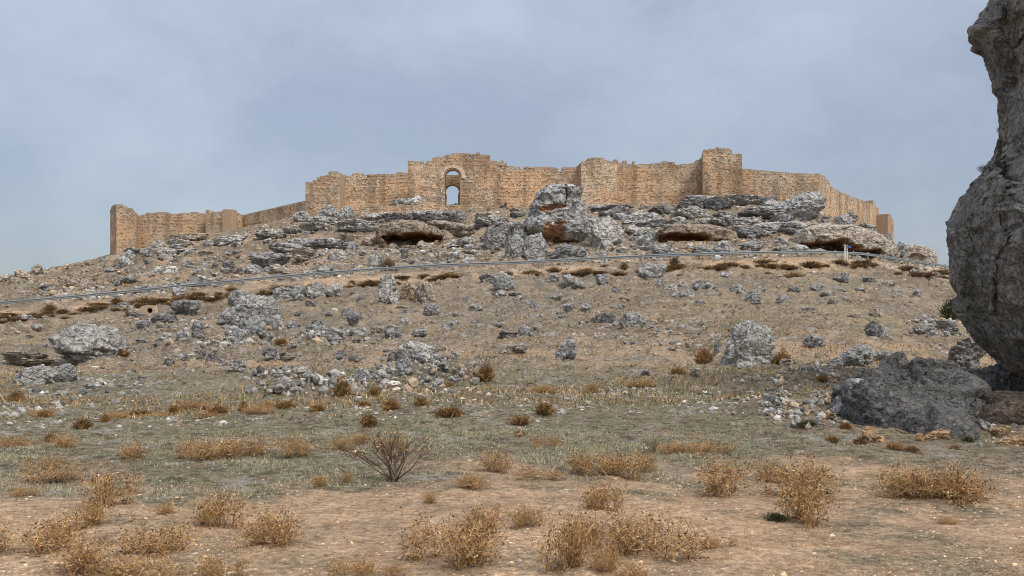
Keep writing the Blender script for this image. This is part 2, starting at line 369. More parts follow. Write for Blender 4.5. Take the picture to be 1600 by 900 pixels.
# ---------------------------------------------------------------- road and guardrail
def road_pt(px):
    u = (px - 800) / F; Y, z = road_u(np.array([u])); return np.array([u * Y[0], Y[0], z[0]])
pts = np.array([road_pt(p) for p in np.arange(-380, 1640, 4)])
m_asph, t, b = newmat('asphalt'); t.links.new(mix(t, noise(t, geo(t), 8, 5), (0.04, 0.04, 0.042), (0.075, 0.073, 0.07)), b.inputs['Base Color'])
tg = np.gradient(pts, axis=0); tg[:, 2] = 0; tg /= np.linalg.norm(tg, axis=1)[:, None]; nrm2 = np.stack([-tg[:, 1], tg[:, 0], tg[:, 2] * 0], 1)
ra = pts + nrm2 * 0.7 + [0, 0, 0.02]; rb = pts + nrm2 * 6.2 + [0, 0, 0.02]
k = np.arange(len(pts) - 1)
tag(obj('road', mesh_np('road', np.concatenate([ra, rb]), np.stack([k, k + 1, k + 1 + len(pts), k + len(pts)], 1), m_asph)), kind='structure')
arc = np.concatenate([[0], np.cumsum(np.linalg.norm(np.diff(pts, axis=0), axis=1))])
def at_arc(a): return np.array([np.interp(a, arc, pts[:, c]) for c in range(3)])
m_steel, t, b = newmat('galvanised_steel', 0.55); b.inputs['Metallic'].default_value = 0.25
t.links.new(mix(t, noise(t, geo(t), 1.2, 5), (0.22, 0.245, 0.25), (0.36, 0.385, 0.39)), b.inputs['Base Color'])
gr = empty('guardrail', tuple(at_arc(arc[-1] / 2)))
tag(gr, 'long grey steel crash barrier running along the road across the hillside', 'guardrail')
g0 = np.array(gr.location)
step = np.arange(0, arc[-1], 1.0)
prof = [(0.0, 0.47), (-0.08, 0.50), (-0.08, 0.545), (0.0, 0.59), (0.0, 0.615), (-0.08, 0.66), (-0.08, 0.71), (0.0, 0.74), (0.02, 0.74), (0.02, 0.47)]
ring = []
for a in step:
    p = at_arc(a); q = at_arc(a + 0.5) - at_arc(a - 0.5); q[2] = 0; q /= np.linalg.norm(q) + 1e-9
    nn = np.array([-q[1], q[0], 0])
    for du, dz in prof: ring.append(p + nn * du + [0, 0, dz * 1.12 - 0.05] - g0)
L = len(prof); k = np.arange(len(step) - 1)[:, None] * L + np.arange(L)[None, :]
k2 = np.arange(len(step) - 1)[:, None] * L + (np.arange(L)[None, :] + 1) % L
obj('rail_beam', mesh_np('rail_beam', np.array(ring), np.stack([k, k + L, k2 + L, k2], -1).reshape(-1, 4), m_steel), gr)
def box_arrays(cx, cy, cz, sx_, sy_, sz_):
    v = np.array([(x, y, z) for z in (-1, 1) for y in (-1, 1) for x in (-1, 1)], float) * [sx_ / 2, sy_ / 2, sz_ / 2] + [cx, cy, cz]
    f = np.array([(0, 2, 3, 1), (4, 5, 7, 6), (0, 1, 5, 4), (2, 6, 7, 3), (0, 4, 6, 2), (1, 3, 7, 5)])
    return v, f
def join(parts):
    V = []; Fs = []; o = 0
    for v, f in parts: V.append(v); Fs.append(f + o); o += len(v)
    return np.concatenate(V), np.concatenate(Fs)
v, f = join([box_arrays(0, 0.09, 0.3, 0.14, 0.11, 1.3), box_arrays(0, 0.0, 0.62, 0.18, 0.09, 0.3), box_arrays(0, -0.095, 0.62, 0.16, 0.02, 0.30)])
pm = mesh_np('post', v, f, m_steel)
a = 1.4
while a < arc[-1] - 1:
    p = at_arc(a)
    obj('post', pm, gr, tuple(p - g0)); a += 4.0

# ---------------------------------------------------------------- castle
def ray_wall(P0, P1, px, row):
    u = (px - 800) / F; d_ = P1 - P0
    s_ = (u * P0[1] - P0[0]) / (d_[0] - u * d_[1])
    Y = P0[1] + s_ * d_[1]
    return s_ * float(np.hypot(*d_)), EYE + (HZ - row) / F * Y
def inpoly(x, y, poly):
    c = np.zeros(np.shape(x), bool); n = len(poly); j = n - 1
    for i in range(n):
        xi, yi = poly[i]; xj, yj = poly[j]
        if yi != yj:
            c ^= ((yi > y) != (yj > y)) & (x < (xj - xi) * (y - yi) / (yj - yi) + xi)
        j = i
    return c
OCH = np.array([0.69, 0.45, 0.265]); TANC = np.array([0.65, 0.51, 0.355]); GREYM = np.array([0.38, 0.335, 0.27]); PALE = np.array([0.68, 0.56, 0.41]); RED = np.array([0.42, 0.20, 0.10]); DK = np.array([0.14, 0.10, 0.07])
def facade(parent, origin, p0, p1, top, base_row, thick=1.8, holes=(), jag=0.5, seed=0, ch=0.26, grey=0.3, greybelow=None, rough=1.0, block=True, flip=1, sink=3.0):
    """one straight stretch of masonry: a solid core (openings cut through) faced with individual proud stones"""
    rs = np.random.RandomState(seed + 100)
    P0 = np.array([(p0[0] - 800) / F * p0[1], p0[1]]); P1 = np.array([(p1[0] - 800) / F * p1[1], p1[1]])
    d_ = P1 - P0; Lw = float(np.hypot(*d_)); e = d_ / Lw; nrm = np.array([e[1], -e[0]])    # towards the viewer
    tp = [ray_wall(P0, P1, px, row) for px, row in top]
    ts = np.array([a for a, b_ in tp]); tz = np.array([b_ for a, b_ in tp]); ts[0] = 0; ts[-1] = Lw
    _, zb = ray_wall(P0, P1, (p0[0] + p1[0]) / 2, base_row)
    zb0 = zb - sink
    poly = [(0.0, zb0), (Lw, zb0)]
    s_ = Lw; prof_ = []
    if jag > 0:
        while s_ > 0:
            l = rs.uniform(0.35, 1.3); s2 = max(0, s_ - l)
            z = np.interp((s_ + s2) / 2, ts, tz) + rs.uniform(-1, 1) * 0.36 * jag
            z = round(z / (ch / 2)) * ch / 2
            sl_ = rs.uniform(-.08, .08) * jag
            prof_ += [(s_, z + sl_), (s2 + 0.02, z - sl_)]
            s_ = s2
    else:
        prof_ = [(a, b_) for a, b_ in zip(ts[::-1], tz[::-1])]
    poly += prof_
    poly = [(a, b_) for i_, (a, b_) in enumerate(poly)]
    HP = [[ray_wall(P0, P1, px, row) for px, row in h] for h in holes]
    rings = [poly] + HP
    tris = tessellate_polygon([[Vector((a, b_, 0)) for a, b_ in r] for r in rings])
    flat = [q for r in rings for q in r]
    def w3(a, z, dd): 
        a = np.asarray(a, float); return np.stack([P0[0] + e[0] * a + nrm[0] * dd - origin[0], P0[1] + e[1] * a + nrm[1] * dd - origin[1], np.asarray(z, float) - origin[2] + 0 * a], -1)
    fa = np.array(flat); n = len(fa)
    V = np.concatenate([w3(fa[:, 0], fa[:, 1], 0.0), w3(fa[:, 0], fa[:, 1], -thick)])
    T = np.array([list(t_) for t_ in tris]); 
    a0, b0, c0 = fa[T[:, 0]], fa[T[:, 1]], fa[T[:, 2]]
    area = (b0[:, 0] - a0[:, 0]) * (c0[:, 1] - a0[:, 1]) - (b0[:, 1] - a0[:, 1]) * (c0[:, 0] - a0[:, 0])
    T = np.where(area[:, None] > 0, T, T[:, ::-1])
    sides = []; o = 0
    for r in rings:
        m_ = len(r)
        for q in range(m_):
            q2 = (q + 1) % m_
            sides.append((o + q2, o + q, o + q + n, o + q2 + n))
        o += m_
    cc = OCH * 0.40 + GREYM * 0.28
    me = mesh_np('wall_core', V, [T, T[:, ::-1] + n, np.array(sides)], M_MASON, col=np.tile(cc, (2 * n, 1)))
    obj('wall_core', me, parent)
    # facing stones
    A = []; z = zb0 + sink - 1.5 if sink > 2 else zb0
    zmax = max(tz) + 1
    while z < zmax:
        h_ = ch * rs.uniform(0.85, 1.2); s_ = -rs.uniform(0, .5)
        while s_ < Lw:
            l = rs.uniform(0.25, 0.62) if rough < 1.5 else rs.uniform(0.3, 0.7)
            a_, b_ = max(s_, 0.0), min(s_ + l, Lw)
            if b_ - a_ > 0.1: A.append((a_ + .02, b_ - .02, z + .015, z + h_ - .015))
            s_ += l
        z += h_
    A = np.array(A)
    ok = np.ones(len(A), bool)
    ins = [inpoly(A[:, i_], A[:, j_], poly) for i_ in (0, 1) for j_ in (2, 3)]
    ok &= ins[0] & ins[1] & ins[2] & ins[3]
    for h in HP:
        for i_ in (0, 1):
            for j_ in (2, 3): ok &= ~inpoly(A[:, i_], A[:, j_], h)
        ok &= ~inpoly(A[:, :2].mean(1), A[:, 2:].mean(1), h)
    hs = rs.uniform(0, 2) + np.arange(0, Lw, 2.6); hz_ = zb0 + sink + 1.2 + np.arange(0, 12, 1.9)
    near_ = (np.abs(A[:, :2].mean(1)[:, None] - (hs + rs.uniform(-.2, .2, len(hs)))[None]).min(1) < .2) & (np.abs(A[:, 2:].mean(1)[:, None] - hz_[None]).min(1) < .14)
    ok &= ~(near_ & (rs.rand(len(A)) < .6))
    ok &= fbm(A[:, 0] * .9 + 7, A[:, 2] * .9, o=2, seed=seed + 1) < 0.5
    ok &= rs.rand(len(A)) > 0.03 * rough
    A = A[ok]; m_ = len(A)
    j1 = lambda: rs.uniform(-.025, .025, m_) * rough
    ff = rs.uniform(0.02, 0.10, m_) * rough
    fr = [w3(A[:, 0] + j1(), A[:, 2] + j1(), 0), w3(A[:, 1] + j1(), A[:, 2] + j1(), 0), w3(A[:, 1] + j1(), A[:, 3] + j1(), 0), w3(A[:, 0] + j1(), A[:, 3] + j1(), 0)]
    n3 = np.array([nrm[0], nrm[1], 0])
    Vb = np.stack([q - n3 * 0.03 for q in fr] + [q + n3 * (ff + rs.uniform(-.015, .015, m_))[:, None] for q in fr], 1)
    base_i = np.arange(m_)[:, None, None] * 8
    Fb = (np.array([(4, 5, 6, 7), (0, 1, 5, 4), (1, 2, 6, 5), (2, 3, 7, 6), (3, 0, 4, 7)])[None] + base_i).reshape(-1, 4)
    sm, zm = A[:, :2].mean(1) + P0[0], A[:, 2:].mean(1)
    k1 = sstep(-0.3, 0.4, fbm(sm * 0.22, zm * 0.3, o=3, seed=90 + seed)); k2 = rs.rand(m_)
    c_ = OCH * (1 - k1[:, None] * 0.9) + TANC * (k1[:, None] * 0.9)
    gk = np.full(m_, grey) * sstep(-0.3, 0.3, fbm(sm * 0.3, zm * 0.5, o=3, seed=95))
    if greybelow is not None:
        _, zg = ray_wall(P0, P1, (p0[0] + p1[0]) / 2, greybelow[0])
        xs_ = ray_wall(P0, P1, greybelow[1], 300)[0]; gk = np.where((zm < zg) & (A[:, 0] < xs_), 0.9, gk)
    topd = np.interp(A[:, :2].mean(1), ts, tz) - zm
    gk = np.maximum(gk, np.clip(1 - topd / 1.3, 0, 1) * 0.75)
    c_ = c_ * (1 - gk[:, None]) + GREYM * gk[:, None]
    c_ = np.where((k2 < 0.13)[:, None], c_ * 0.6 + PALE * 0.4, c_)
    c_ = np.where(((k2 > 0.16) & (k2 < 0.24))[:, None], c_ * 0.65 + RED * 0.35, c_)
    c_ = np.where((k2 > 0.95)[:, None], c_ * 0.55 + DK * 0.45, c_)
    c_ = c_ * rs.uniform(0.9, 1.09, m_)[:, None] * (1 + .22 * fbm(sm * .35, zm * .12, o=4, seed=97))[:, None] * (1 + .16 * fbm(sm * .1, zm * .9, o=2, seed=98))[:, None] * (1 - .34 * sstep(.12, .45, fbm(sm * .8, zm * .10, o=3, seed=99)))[:, None]
    me = mesh_np('facing_stones', Vb.reshape(-1, 3), Fb, M_MASON, col=np.repeat(c_, 8, 0))
    o_ = obj('facing_stones', me, parent); o_['kind'] = 'stuff'
def castle_thing(name, label, cat, faces, org):
    X, Y = (org[0] - 800) / F * org[1], org[1]
    e_ = empty(name, (X, Y, zrow(Y, org[2]))); tag(e_, label, cat)
    for q, kw in enumerate(faces):
        facade(e_, np.array(e_.location), seed=abs(hash_(name + str(q) + str(org))) % 997, **kw)
    return e_
def hash_(s_):
    h_ = 7
    for ch_ in s_: h_ = (h_ * 131 + ord(ch_)) % 1000003
    return h_
castle_thing('castle_tower', 'ruined corner tower at the far left end of the castle', 'tower', [
    dict(p0=(172.5, 205), p1=(182, 196), top=[(172, 327), (175, 321), (182, 320)], base_row=402, grey=0.6, thick=1.5),
    dict(p0=(182, 196), p1=(213, 197), top=[(182, 320), (196, 322), (203, 326), (209, 330), (213, 337)], base_row=402, grey=0.5, thick=7)], (195, 197, 402))
castle_thing('castle_wall', 'low ruined curtain wall beside the leftmost corner tower', 'wall', [
    dict(p0=(212.5, 200), p1=(319, 200), top=[(213, 338), (220, 337), (228, 333), (245, 331), (262, 333), (280, 334), (300, 332), (308, 331), (316, 334), (319, 337)], base_row=385, grey=0.3)], (260, 200, 385))
castle_thing('castle_wall', 'repaired wall with an even top climbing to the right from the low ruined stretch', 'wall', [
    dict(p0=(321.5, 198), p1=(362, 196), top=[(321, 328), (326, 328), (327, 333), (345, 330), (362, 327)], base_row=374, grey=0.45, jag=0),
    dict(p0=(362.2, 196), p1=(379, 206), top=[(362, 327), (379, 336)], base_row=370, grey=0.5, jag=0),
    dict(p0=(379, 206), p1=(477, 194), top=[(379, 336), (477, 313.5)], base_row=360, grey=0.5, jag=0)], (360, 198, 374))
castle_thing('castle_tower', 'broken tower with a peaked ruined top left of the gate', 'tower', [
    dict(p0=(477, 188), p1=(531, 187), top=[(477, 285), (484, 284), (492, 280), (500, 278), (508, 274), (514, 269), (520, 267), (527, 268), (531, 272)], base_row=340, grey=0.2, thick=6)], (505, 188, 340))
castle_thing('castle_wall', 'curtain wall between the peaked tower and the gate section', 'wall', [
    dict(p0=(531, 190), p1=(637, 191), top=[(531, 274), (545, 274), (556, 271), (575, 272), (592, 272), (614, 273), (622, 270), (637, 268)], base_row=325, grey=0.2)], (585, 190, 325))
def arch_pts(cx, spring, r, a0, a1, n=14): return [(cx + r * math.cos(R(a0 + (a1 - a0) * i / n)), spring - r * math.sin(R(a0 + (a1 - a0) * i / n))) for i in range(n + 1)]
gate = castle_thing('castle_gatehouse', 'tall gate section of the castle with a double horseshoe arch opening', 'gatehouse', [
    dict(p0=(637, 186), p1=(776.5, 186), thick=1.6, greybelow=(308, 690), grey=0.15,
         top=[(637, 258), (640, 252), (645, 251.5), (660, 251.5), (662, 255), (668, 255), (672, 249), (678, 247), (690, 244), (700, 241.5), (710, 239), (725, 239.5), (732, 240), (733, 238), (738, 238), (738.5, 241), (744, 241), (744.5, 238.5), (749, 238.5), (749.5, 241.5), (755, 241.5), (756, 238), (762, 238), (763, 243), (768, 249), (773, 251), (776, 249)], base_row=332,
         jag=0.25, holes=[arch_pts(707, 277, 12, 0, 180) + [(695, 320), (719, 320)], [(732.5, 242.5), (734.5, 242.5), (734.5, 247), (732.5, 247)]]),
    dict(p0=(690, 190), p1=(724, 190), thick=1.0, grey=0.2, jag=0, top=[(690, 255), (724, 255)], base_row=330,
         holes=[arch_pts(706, 273.5, 10.5, 0, 180, 12), arch_pts(706.5, 299.5, 10.2, -30, 210, 18) + [(697, 319.8), (716, 319.8)]])], (707, 186, 332))
ring_in = np.array(arch_pts(707, 276, 14, -8, 188, 26)); ring_out = np.array(arch_pts(708, 277, 20, -8, 188, 26))
def p3(px, row, Y): return np.array([(px - 800) / F * Y, Y, EYE + (HZ - row) / F * Y])
gl = np.array(gate.location)
for i_ in range(26):                                     # wedge stones of the relieving arch
    q = [ring_in[i_], ring_in[i_ + 1], ring_out[i_ + 1], ring_out[i_]]
    cen = np.mean(q, 0); q = [cen + (a_ - cen) * 0.93 for a_ in q]
    v = np.array([p3(a_[0], a_[1], 185.8) - gl for a_ in q] + [p3(a_[0], a_[1], 186.02) - gl for a_ in q])
    me = mesh_np('arch_stone', v, np.array([(3, 2, 1, 0), (0, 1, 5, 4), (1, 2, 6, 5), (2, 3, 7, 6), (3, 0, 4, 7)]), M_MASON, col=np.tile(TANC * random.uniform(.98, 1.15), (8, 1)))
    obj('arch_stone', me, gate)
castle_thing('castle_wall', 'curtain wall with slots in its parapet between the gate and the low square tower', 'wall', [
    dict(p0=(776.5, 190), p1=(907.5, 190), thick=1.6, grey=0.1, jag=0.2, top=[(776, 252), (780, 252), (784, 250), (788, 252), (791, 258), (798, 260), (814.5, 260), (815, 264), (817, 264), (817.5, 260), (845, 260.5), (873, 262.5), (873.5, 267), (876, 267), (876.5, 262), (907, 261)], base_row=325,
         holes=[[(781, 259), (783, 259), (783, 261.5), (781, 261.5)], [(850.5, 266), (852, 266), (852, 268), (850.5, 268)], [(904.5, 266.5), (906, 266.5), (906, 269), (904.5, 269)]])], (840, 190, 325))
castle_thing('castle_tower', 'low square tower with a worn top in the middle of the castle front', 'tower', [
    dict(p0=(908, 186.5), p1=(965, 187.5), thick=6, grey=0.15, jag=0.4, top=[(908, 255), (912, 252.5), (916, 251.5), (918, 248), (925, 247), (942, 246.5), (944, 249.5), (955, 252), (962, 248.5), (965, 249)], base_row=325)], (936, 187, 325))
castle_thing('castle_wall', 'curtain wall with broken battlements between the low and the tallest tower', 'wall', [
    dict(p0=(965, 190), p1=(1098, 190), grey=0.15, jag=0.3, top=[(965, 250), (969, 250), (969.5, 256), (974, 256.5), (974.5, 251.5), (980.5, 251.5), (981, 256), (987, 256), (987.5, 252), (993, 252.5), (994, 256.5), (1010, 255), (1037, 254), (1040, 251.5), (1043, 254.5), (1050, 252.5), (1060, 257), (1082, 256), (1090, 250), (1098, 248)], base_row=325)], (1030, 190, 325))
castle_thing('castle_tower', 'tallest square tower standing right of centre on the castle front', 'tower', [
    dict(p0=(1098.5, 184), p1=(1159.5, 183), thick=7, grey=0.2, jag=0.35, top=[(1098, 234), (1101, 233), (1110, 232), (1125, 230.5), (1128, 232.5), (1130, 231), (1139, 231), (1143, 234.5), (1147, 240), (1152, 239), (1159, 242)], base_row=312)], (1128, 184, 312))
castle_thing('castle_wall', 'wall with a straight sloping top right of the tallest tower, bending downhill', 'wall', [
    dict(p0=(1159.5, 187), p1=(1280, 187), grey=0.4, jag=0, top=[(1159, 263.5), (1190, 266), (1230, 269.5), (1278, 272), (1280, 271)], base_row=320),
    dict(p0=(1280, 187), p1=(1297, 195), grey=0.35, jag=0.3, top=[(1280, 271), (1290, 277), (1295, 283), (1297, 290)], base_row=345, sink=4)], (1240, 187, 320))
castle_thing('castle_wall', 'wall running down the right shoulder of the hill behind the big overhang', 'wall', [
    dict(p0=(1297, 195), p1=(1363, 232), grey=0.35, jag=0.15, top=[(1297, 291), (1315, 301), (1332, 308), (1350, 314), (1358, 318), (1363, 318)], base_row=360, sink=4),
    dict(p0=(1363, 232), p1=(1373.5, 238), grey=0.35, jag=0.2, top=[(1362, 316), (1364, 312.5), (1367, 319), (1370, 325), (1373.5, 326)], base_row=364, sink=4)], (1330, 215, 360))
castle_thing('castle_tower', 'small corner tower at the far right end of the castle', 'tower', [
    dict(p0=(1374, 236), p1=(1387, 234), grey=0.1, jag=0.2, thick=1.2, top=[(1374, 337), (1380, 335.5), (1387, 334.5)], base_row=375, sink=3),
    dict(p0=(1387, 234), p1=(1396, 240), grey=0.4, jag=0.1, thick=5, top=[(1387, 334.5), (1392, 338), (1396, 344)], base_row=378, sink=3)], (1385, 236, 376))
castle_thing('retaining_wall', 'short stretch of ochre masonry under the grey slabs below the gate', 'wall', [
    dict(p0=(560, 181), p1=(706, 182), grey=0.05, jag=0.5, thick=2.0, top=[(560, 325), (575, 322), (620, 319), (648, 322), (660, 316), (680, 312), (706, 326)], base_row=345, greybelow=(330, 560))], (630, 181, 345))

# ---------------------------------------------------------------- rocks
ICO = {}
def ico(n):
    if n not in ICO:
        bm = bmesh.new(); bmesh.ops.create_icosphere(bm, subdivisions=n, radius=1)
        ICO[n] = (np.array([v.co[:] for v in bm.verts]), np.array([[v.index for v in f.verts] for f in bm.faces])); bm.free()
    return ICO[n]
def rock_shape(seed, sub, kind='b'):
    v0, f = ico(sub); rs = np.random.RandomState(seed); v = v0.copy()
    if kind in 'sla':
        m_ = np.max(np.abs(v), axis=1, keepdims=True); v = v * (0.55 + 0.45 / m_) 
    for _ in range({'b': 9, 's': 7, 'l': 8, 'a': 14}[kind]):
        nn = rs.normal(size=3); nn /= np.linalg.norm(nn); dd = rs.uniform(0.55, 0.92)
        ex = np.maximum(0, v @ nn - dd); v = v - nn[None] * ex[:, None] * rs.uniform(0.75, 1.0)
    o = rs.rand(3) * 50; q = v * 1.0
    r = 1 + 0.34 * fbm(q[:, 0] * 1.2 + o[0], q[:, 1] * 1.2 + o[1], q[:, 2] * 1.2 + o[2], o=3)
    rg = fbm(q[:, 0] * 2.4 + o[1], q[:, 1] * 2.4 + o[2], q[:, 2] * 2.4 + o[0], o=4, ridged=True)
    r += 0.15 * rg + 0.09 * fbm(q[:, 0] * 5 + o[0], q[:, 1] * 5, q[:, 2] * 6.5, o=4, ridged=True, gain=.65) + 0.09 * fbm(q[:, 0] * 7 + o[2], q[:, 1] * 7, q[:, 2] * 7 + o[1], o=3) - 0.10 * np.clip(0.1 - rg, 0, 1)
    # joints: the rock is broken into blocks that have weathered back by different amounts
    nb = {'b': 7, 's': 9, 'l': 12, 'a': 9}[kind]; sd_ = rs.uniform(-1, 1, (nb, 3)); off_ = rs.uniform(-.13, .05, nb); an_ = np.array([1, 1, 2.2 if kind in 'sl' else 1.2])
    qw = (v + 0.12 * np.stack([fbm(v[:, 0] * 3 + o[0], v[:, 1] * 3, v[:, 2] * 3, o=2, seed=k_) for k_ in (1, 2, 3)], 1))
    D = np.linalg.norm((qw[:, None] - sd_[None]) * an_, axis=2); o2 = np.argsort(D, 1); i1_ = np.arange(len(v))
    gap = D[i1_, o2[:, 1]] - D[i1_, o2[:, 0]]; wgt = sstep(0, 0.12, gap)
    r += (off_[o2[:, 0]] + np.clip(((v - sd_[o2[:, 0]]) * rs.normal(0, .22, (nb, 3))[o2[:, 0]]).sum(1), -.2, .2)) * wgt - 0.13 * (1 - sstep(0, 0.07, gap))
    v = v * r[:, None]
    if kind in 'sl':
        zz = v[:, 2] * (3.2 if kind == 's' else 5.0) + fbm(v[:, 0] * 1.5 + o[0], v[:, 1] * 1.5, o=3) * 0.9
        fr = zz - np.floor(zz)
        v[:, :2] *= (1 + (0.16 if kind == 's' else 0.24) * (fr - 0.5) * np.where(fr > 0.85, -1, 1))[:, None]
    v -= (v.max(0) + v.min(0)) / 2; v /= (v.max(0) - v.min(0)) / 2
    return v, f
VAR = {}
def rock_mesh(kind, sub, k, mat):
    key = (kind, sub, k)
    if key not in VAR:
        v, f = rock_shape(k * 17 + ord(kind), sub, kind)
        st = np.clip(-v[:, 2] * 1.3 - 0.55, 0, 1) * 0.7
        VAR[key] = mesh_np('rock_shape', v, f, M_ROCK, stain=st, smooth=(sub > 5))
    return VAR[key]
TINT = {'k': (0.82, 0.68, 0.53), 'g': (1, 1, 1), 'p': (1.22, 1.2, 1.16), 'd': (0.68, 0.67, 0.67), 'w': (1.12, 0.98, 0.82), 't': (1.25, 1.0, 0.75), 'r': (1.0, 0.8, 0.65)}
ROCKS_PLACED = []
rr_ = random.Random(5)
LM = [(195, 360, 'the left corner tower'), (270, 355, 'the low ruined wall'), (425, 345, 'the repaired climbing wall'), (505, 310, 'the peaked tower'), (585, 300, 'the wall left of the gate'),
      (707, 300, 'the gate arch'), (840, 295, 'the slotted parapet wall'), (936, 290, 'the low square tower'), (1128, 275, 'the tallest tower'), (1230, 295, 'the straight-topped wall'), (1335, 340, 'the wall on the right shoulder'),
      (640, 370, 'the left dark cave'), (866, 340, 'the tall leaning crag'), (1070, 372, 'the red hollow'), (1310, 380, 'the big cave'), (1322, 395, 'the small signpost'),
      (224, 483, 'the concrete culvert'), (390, 480, 'the big grey outcrop'), (140, 535, 'the largest pale boulder'), (607, 455, 'the ribbed upright rock'), (787, 440, 'the paired rocks under the rail'),
      (654, 550, 'the pale dome rock'), (884, 545, 'the lone craggy block'), (988, 500, 'the broad grey boulder'), (1168, 540, 'the undercut round boulder'), (1020, 422, 'the oval boulder under the rail'),
      (1370, 514, 'the dark tilted boulder'), (1430, 620, 'the huge dark wedge rock'), (450, 600, 'the broken dry-stone ledge'), (690, 575, 'the stone heap'), (1240, 640, 'the scree slope'), (58, 590, 'the low rounded slabs'),
      (620, 715, 'the bare twiggy bush'), (1545, 300, 'the great cliff'), (55, 425, 'the left skyline rocks'), (1435, 400, 'the big rock on the right skyline')]
def auto_label(px, row, adj, noun):
    ls = sorted(LM, key=lambda l: (l[0] - px) ** 2 + 2.2 * (l[1] - row) ** 2)
    def rel(l):
        dx, dy = px - l[0], row - l[1]; far = math.hypot(dx, dy)
        w_ = 'close ' if far < 35 else ('' if far < 90 else 'well ')
        if abs(dx) > 2.0 * abs(dy): r_ = 'left of' if dx < 0 else 'right of'
        elif abs(dy) > 2.0 * abs(dx): r_ = 'above' if dy < 0 else 'below'
        else: r_ = ('upper ' if dy < 0 else 'lower ') + ('left of' if dx < 0 else 'right of')
        return w_ + r_ + ' ' + l[2]
    cands = [f'{adj} {noun} {rel(ls[0])}']
    for b_ in range(1, 6):
        cands.append(f'{adj} {noun} {rel(ls[0])}, {rel(ls[b_])}')
    for a_ in range(1, 4):
        for b_ in range(a_ + 1, 7): cands.append(f'{adj} {noun} {rel(ls[a_])}, {rel(ls[b_])}')
    for c_ in cands:
        if c_ not in LABELS and len(c_.split()) <= 16: return c_
    for ex in ('smaller', 'lower', 'paler', 'flatter', 'rearmost', 'leftmost', 'rightmost'):
        c_ = f'{ex} {adj} {noun} {rel(ls[0])}'
        if c_ not in LABELS and len(c_.split()) <= 16: return c_
    return cands[0]
def put_rock(x0, y0, x1, y1, kind='b', tint='g', label=None, mat=None, name=None, group=None, rz=None, tilt=0.0, sub=None):
    px, wpx, hpx = (x0 + x1) / 2, x1 - x0, y1 - y0
    X, Y, Z = ground(px, y1 - 0.06 * hpx)
    mat = mat or (M_ROCKFAR if Y > 105 else M_ROCK if Y > 38 else M_ROCKNEAR)
    wm, hm = wpx / F * Y, hpx / F * Y
    dm = wm * rr_.uniform(0.6, 0.85) if kind != 'l' else wm * 0.45
    dm = min(dm, hm * 2.4)
    sub = sub or (6 if wpx > 30 else 5)
    me = rock_mesh(kind, sub, rr_.randrange(7 if sub < 6 else 5), mat)
    nm = name or {'b': 'boulder', 's': 'rock_slab', 'l': 'rock_ledge', 'a': 'boulder'}[kind]
    o = obj(nm, me); o.material_slots[0].link = 'OBJECT'; o.material_slots[0].material = mat
    Yc = Y + dm * 0.35; emb = (0.3 if kind in 'ba' else 0.18) * hm
    ztop = EYE + (HZ - y0) / F * Yc
    zlo = min(Z, EYE + (HZ - y1) / F * Yc) - emb
    o.location = ((px - 800) / F * Yc, Yc, (ztop + zlo) / 2)
    hz = (ztop - zlo) / 2
    fl = rr_.random() < 0.5
    o.scale = (wm / 2 * 1.03, dm / 2, hz)
    o.rotation_euler = (rr_.uniform(-.06, .06), tilt + rr_.uniform(-.04, .04), (math.pi if fl else 0) + (rr_.uniform(-.2, .2) if rz is None else rz))
    c_ = TINT[tint]; q = rr_.uniform(0.9, 1.1); o.color = (c_[0] * q, c_[1] * q, c_[2] * q, 1)
    adj = {'g': 'grey', 'p': 'pale grey', 'd': 'dark grey', 'w': 'brownish', 't': 'tan', 'r': 'reddish'}[tint]
    size = 'small ' if wpx < 22 else ('large ' if wpx > 60 else '')
    shp = {'b': 'rounded rock', 's': 'flat slab', 'l': 'layered ledge', 'a': 'angular rock'}[kind]
    tag(o, label or auto_label(px, (y0 + y1) / 2, size + adj, shp), 'rock', group)
    ROCKS_PLACED.append((px, (y0 + y1) / 2, wpx, hpx))
    return o

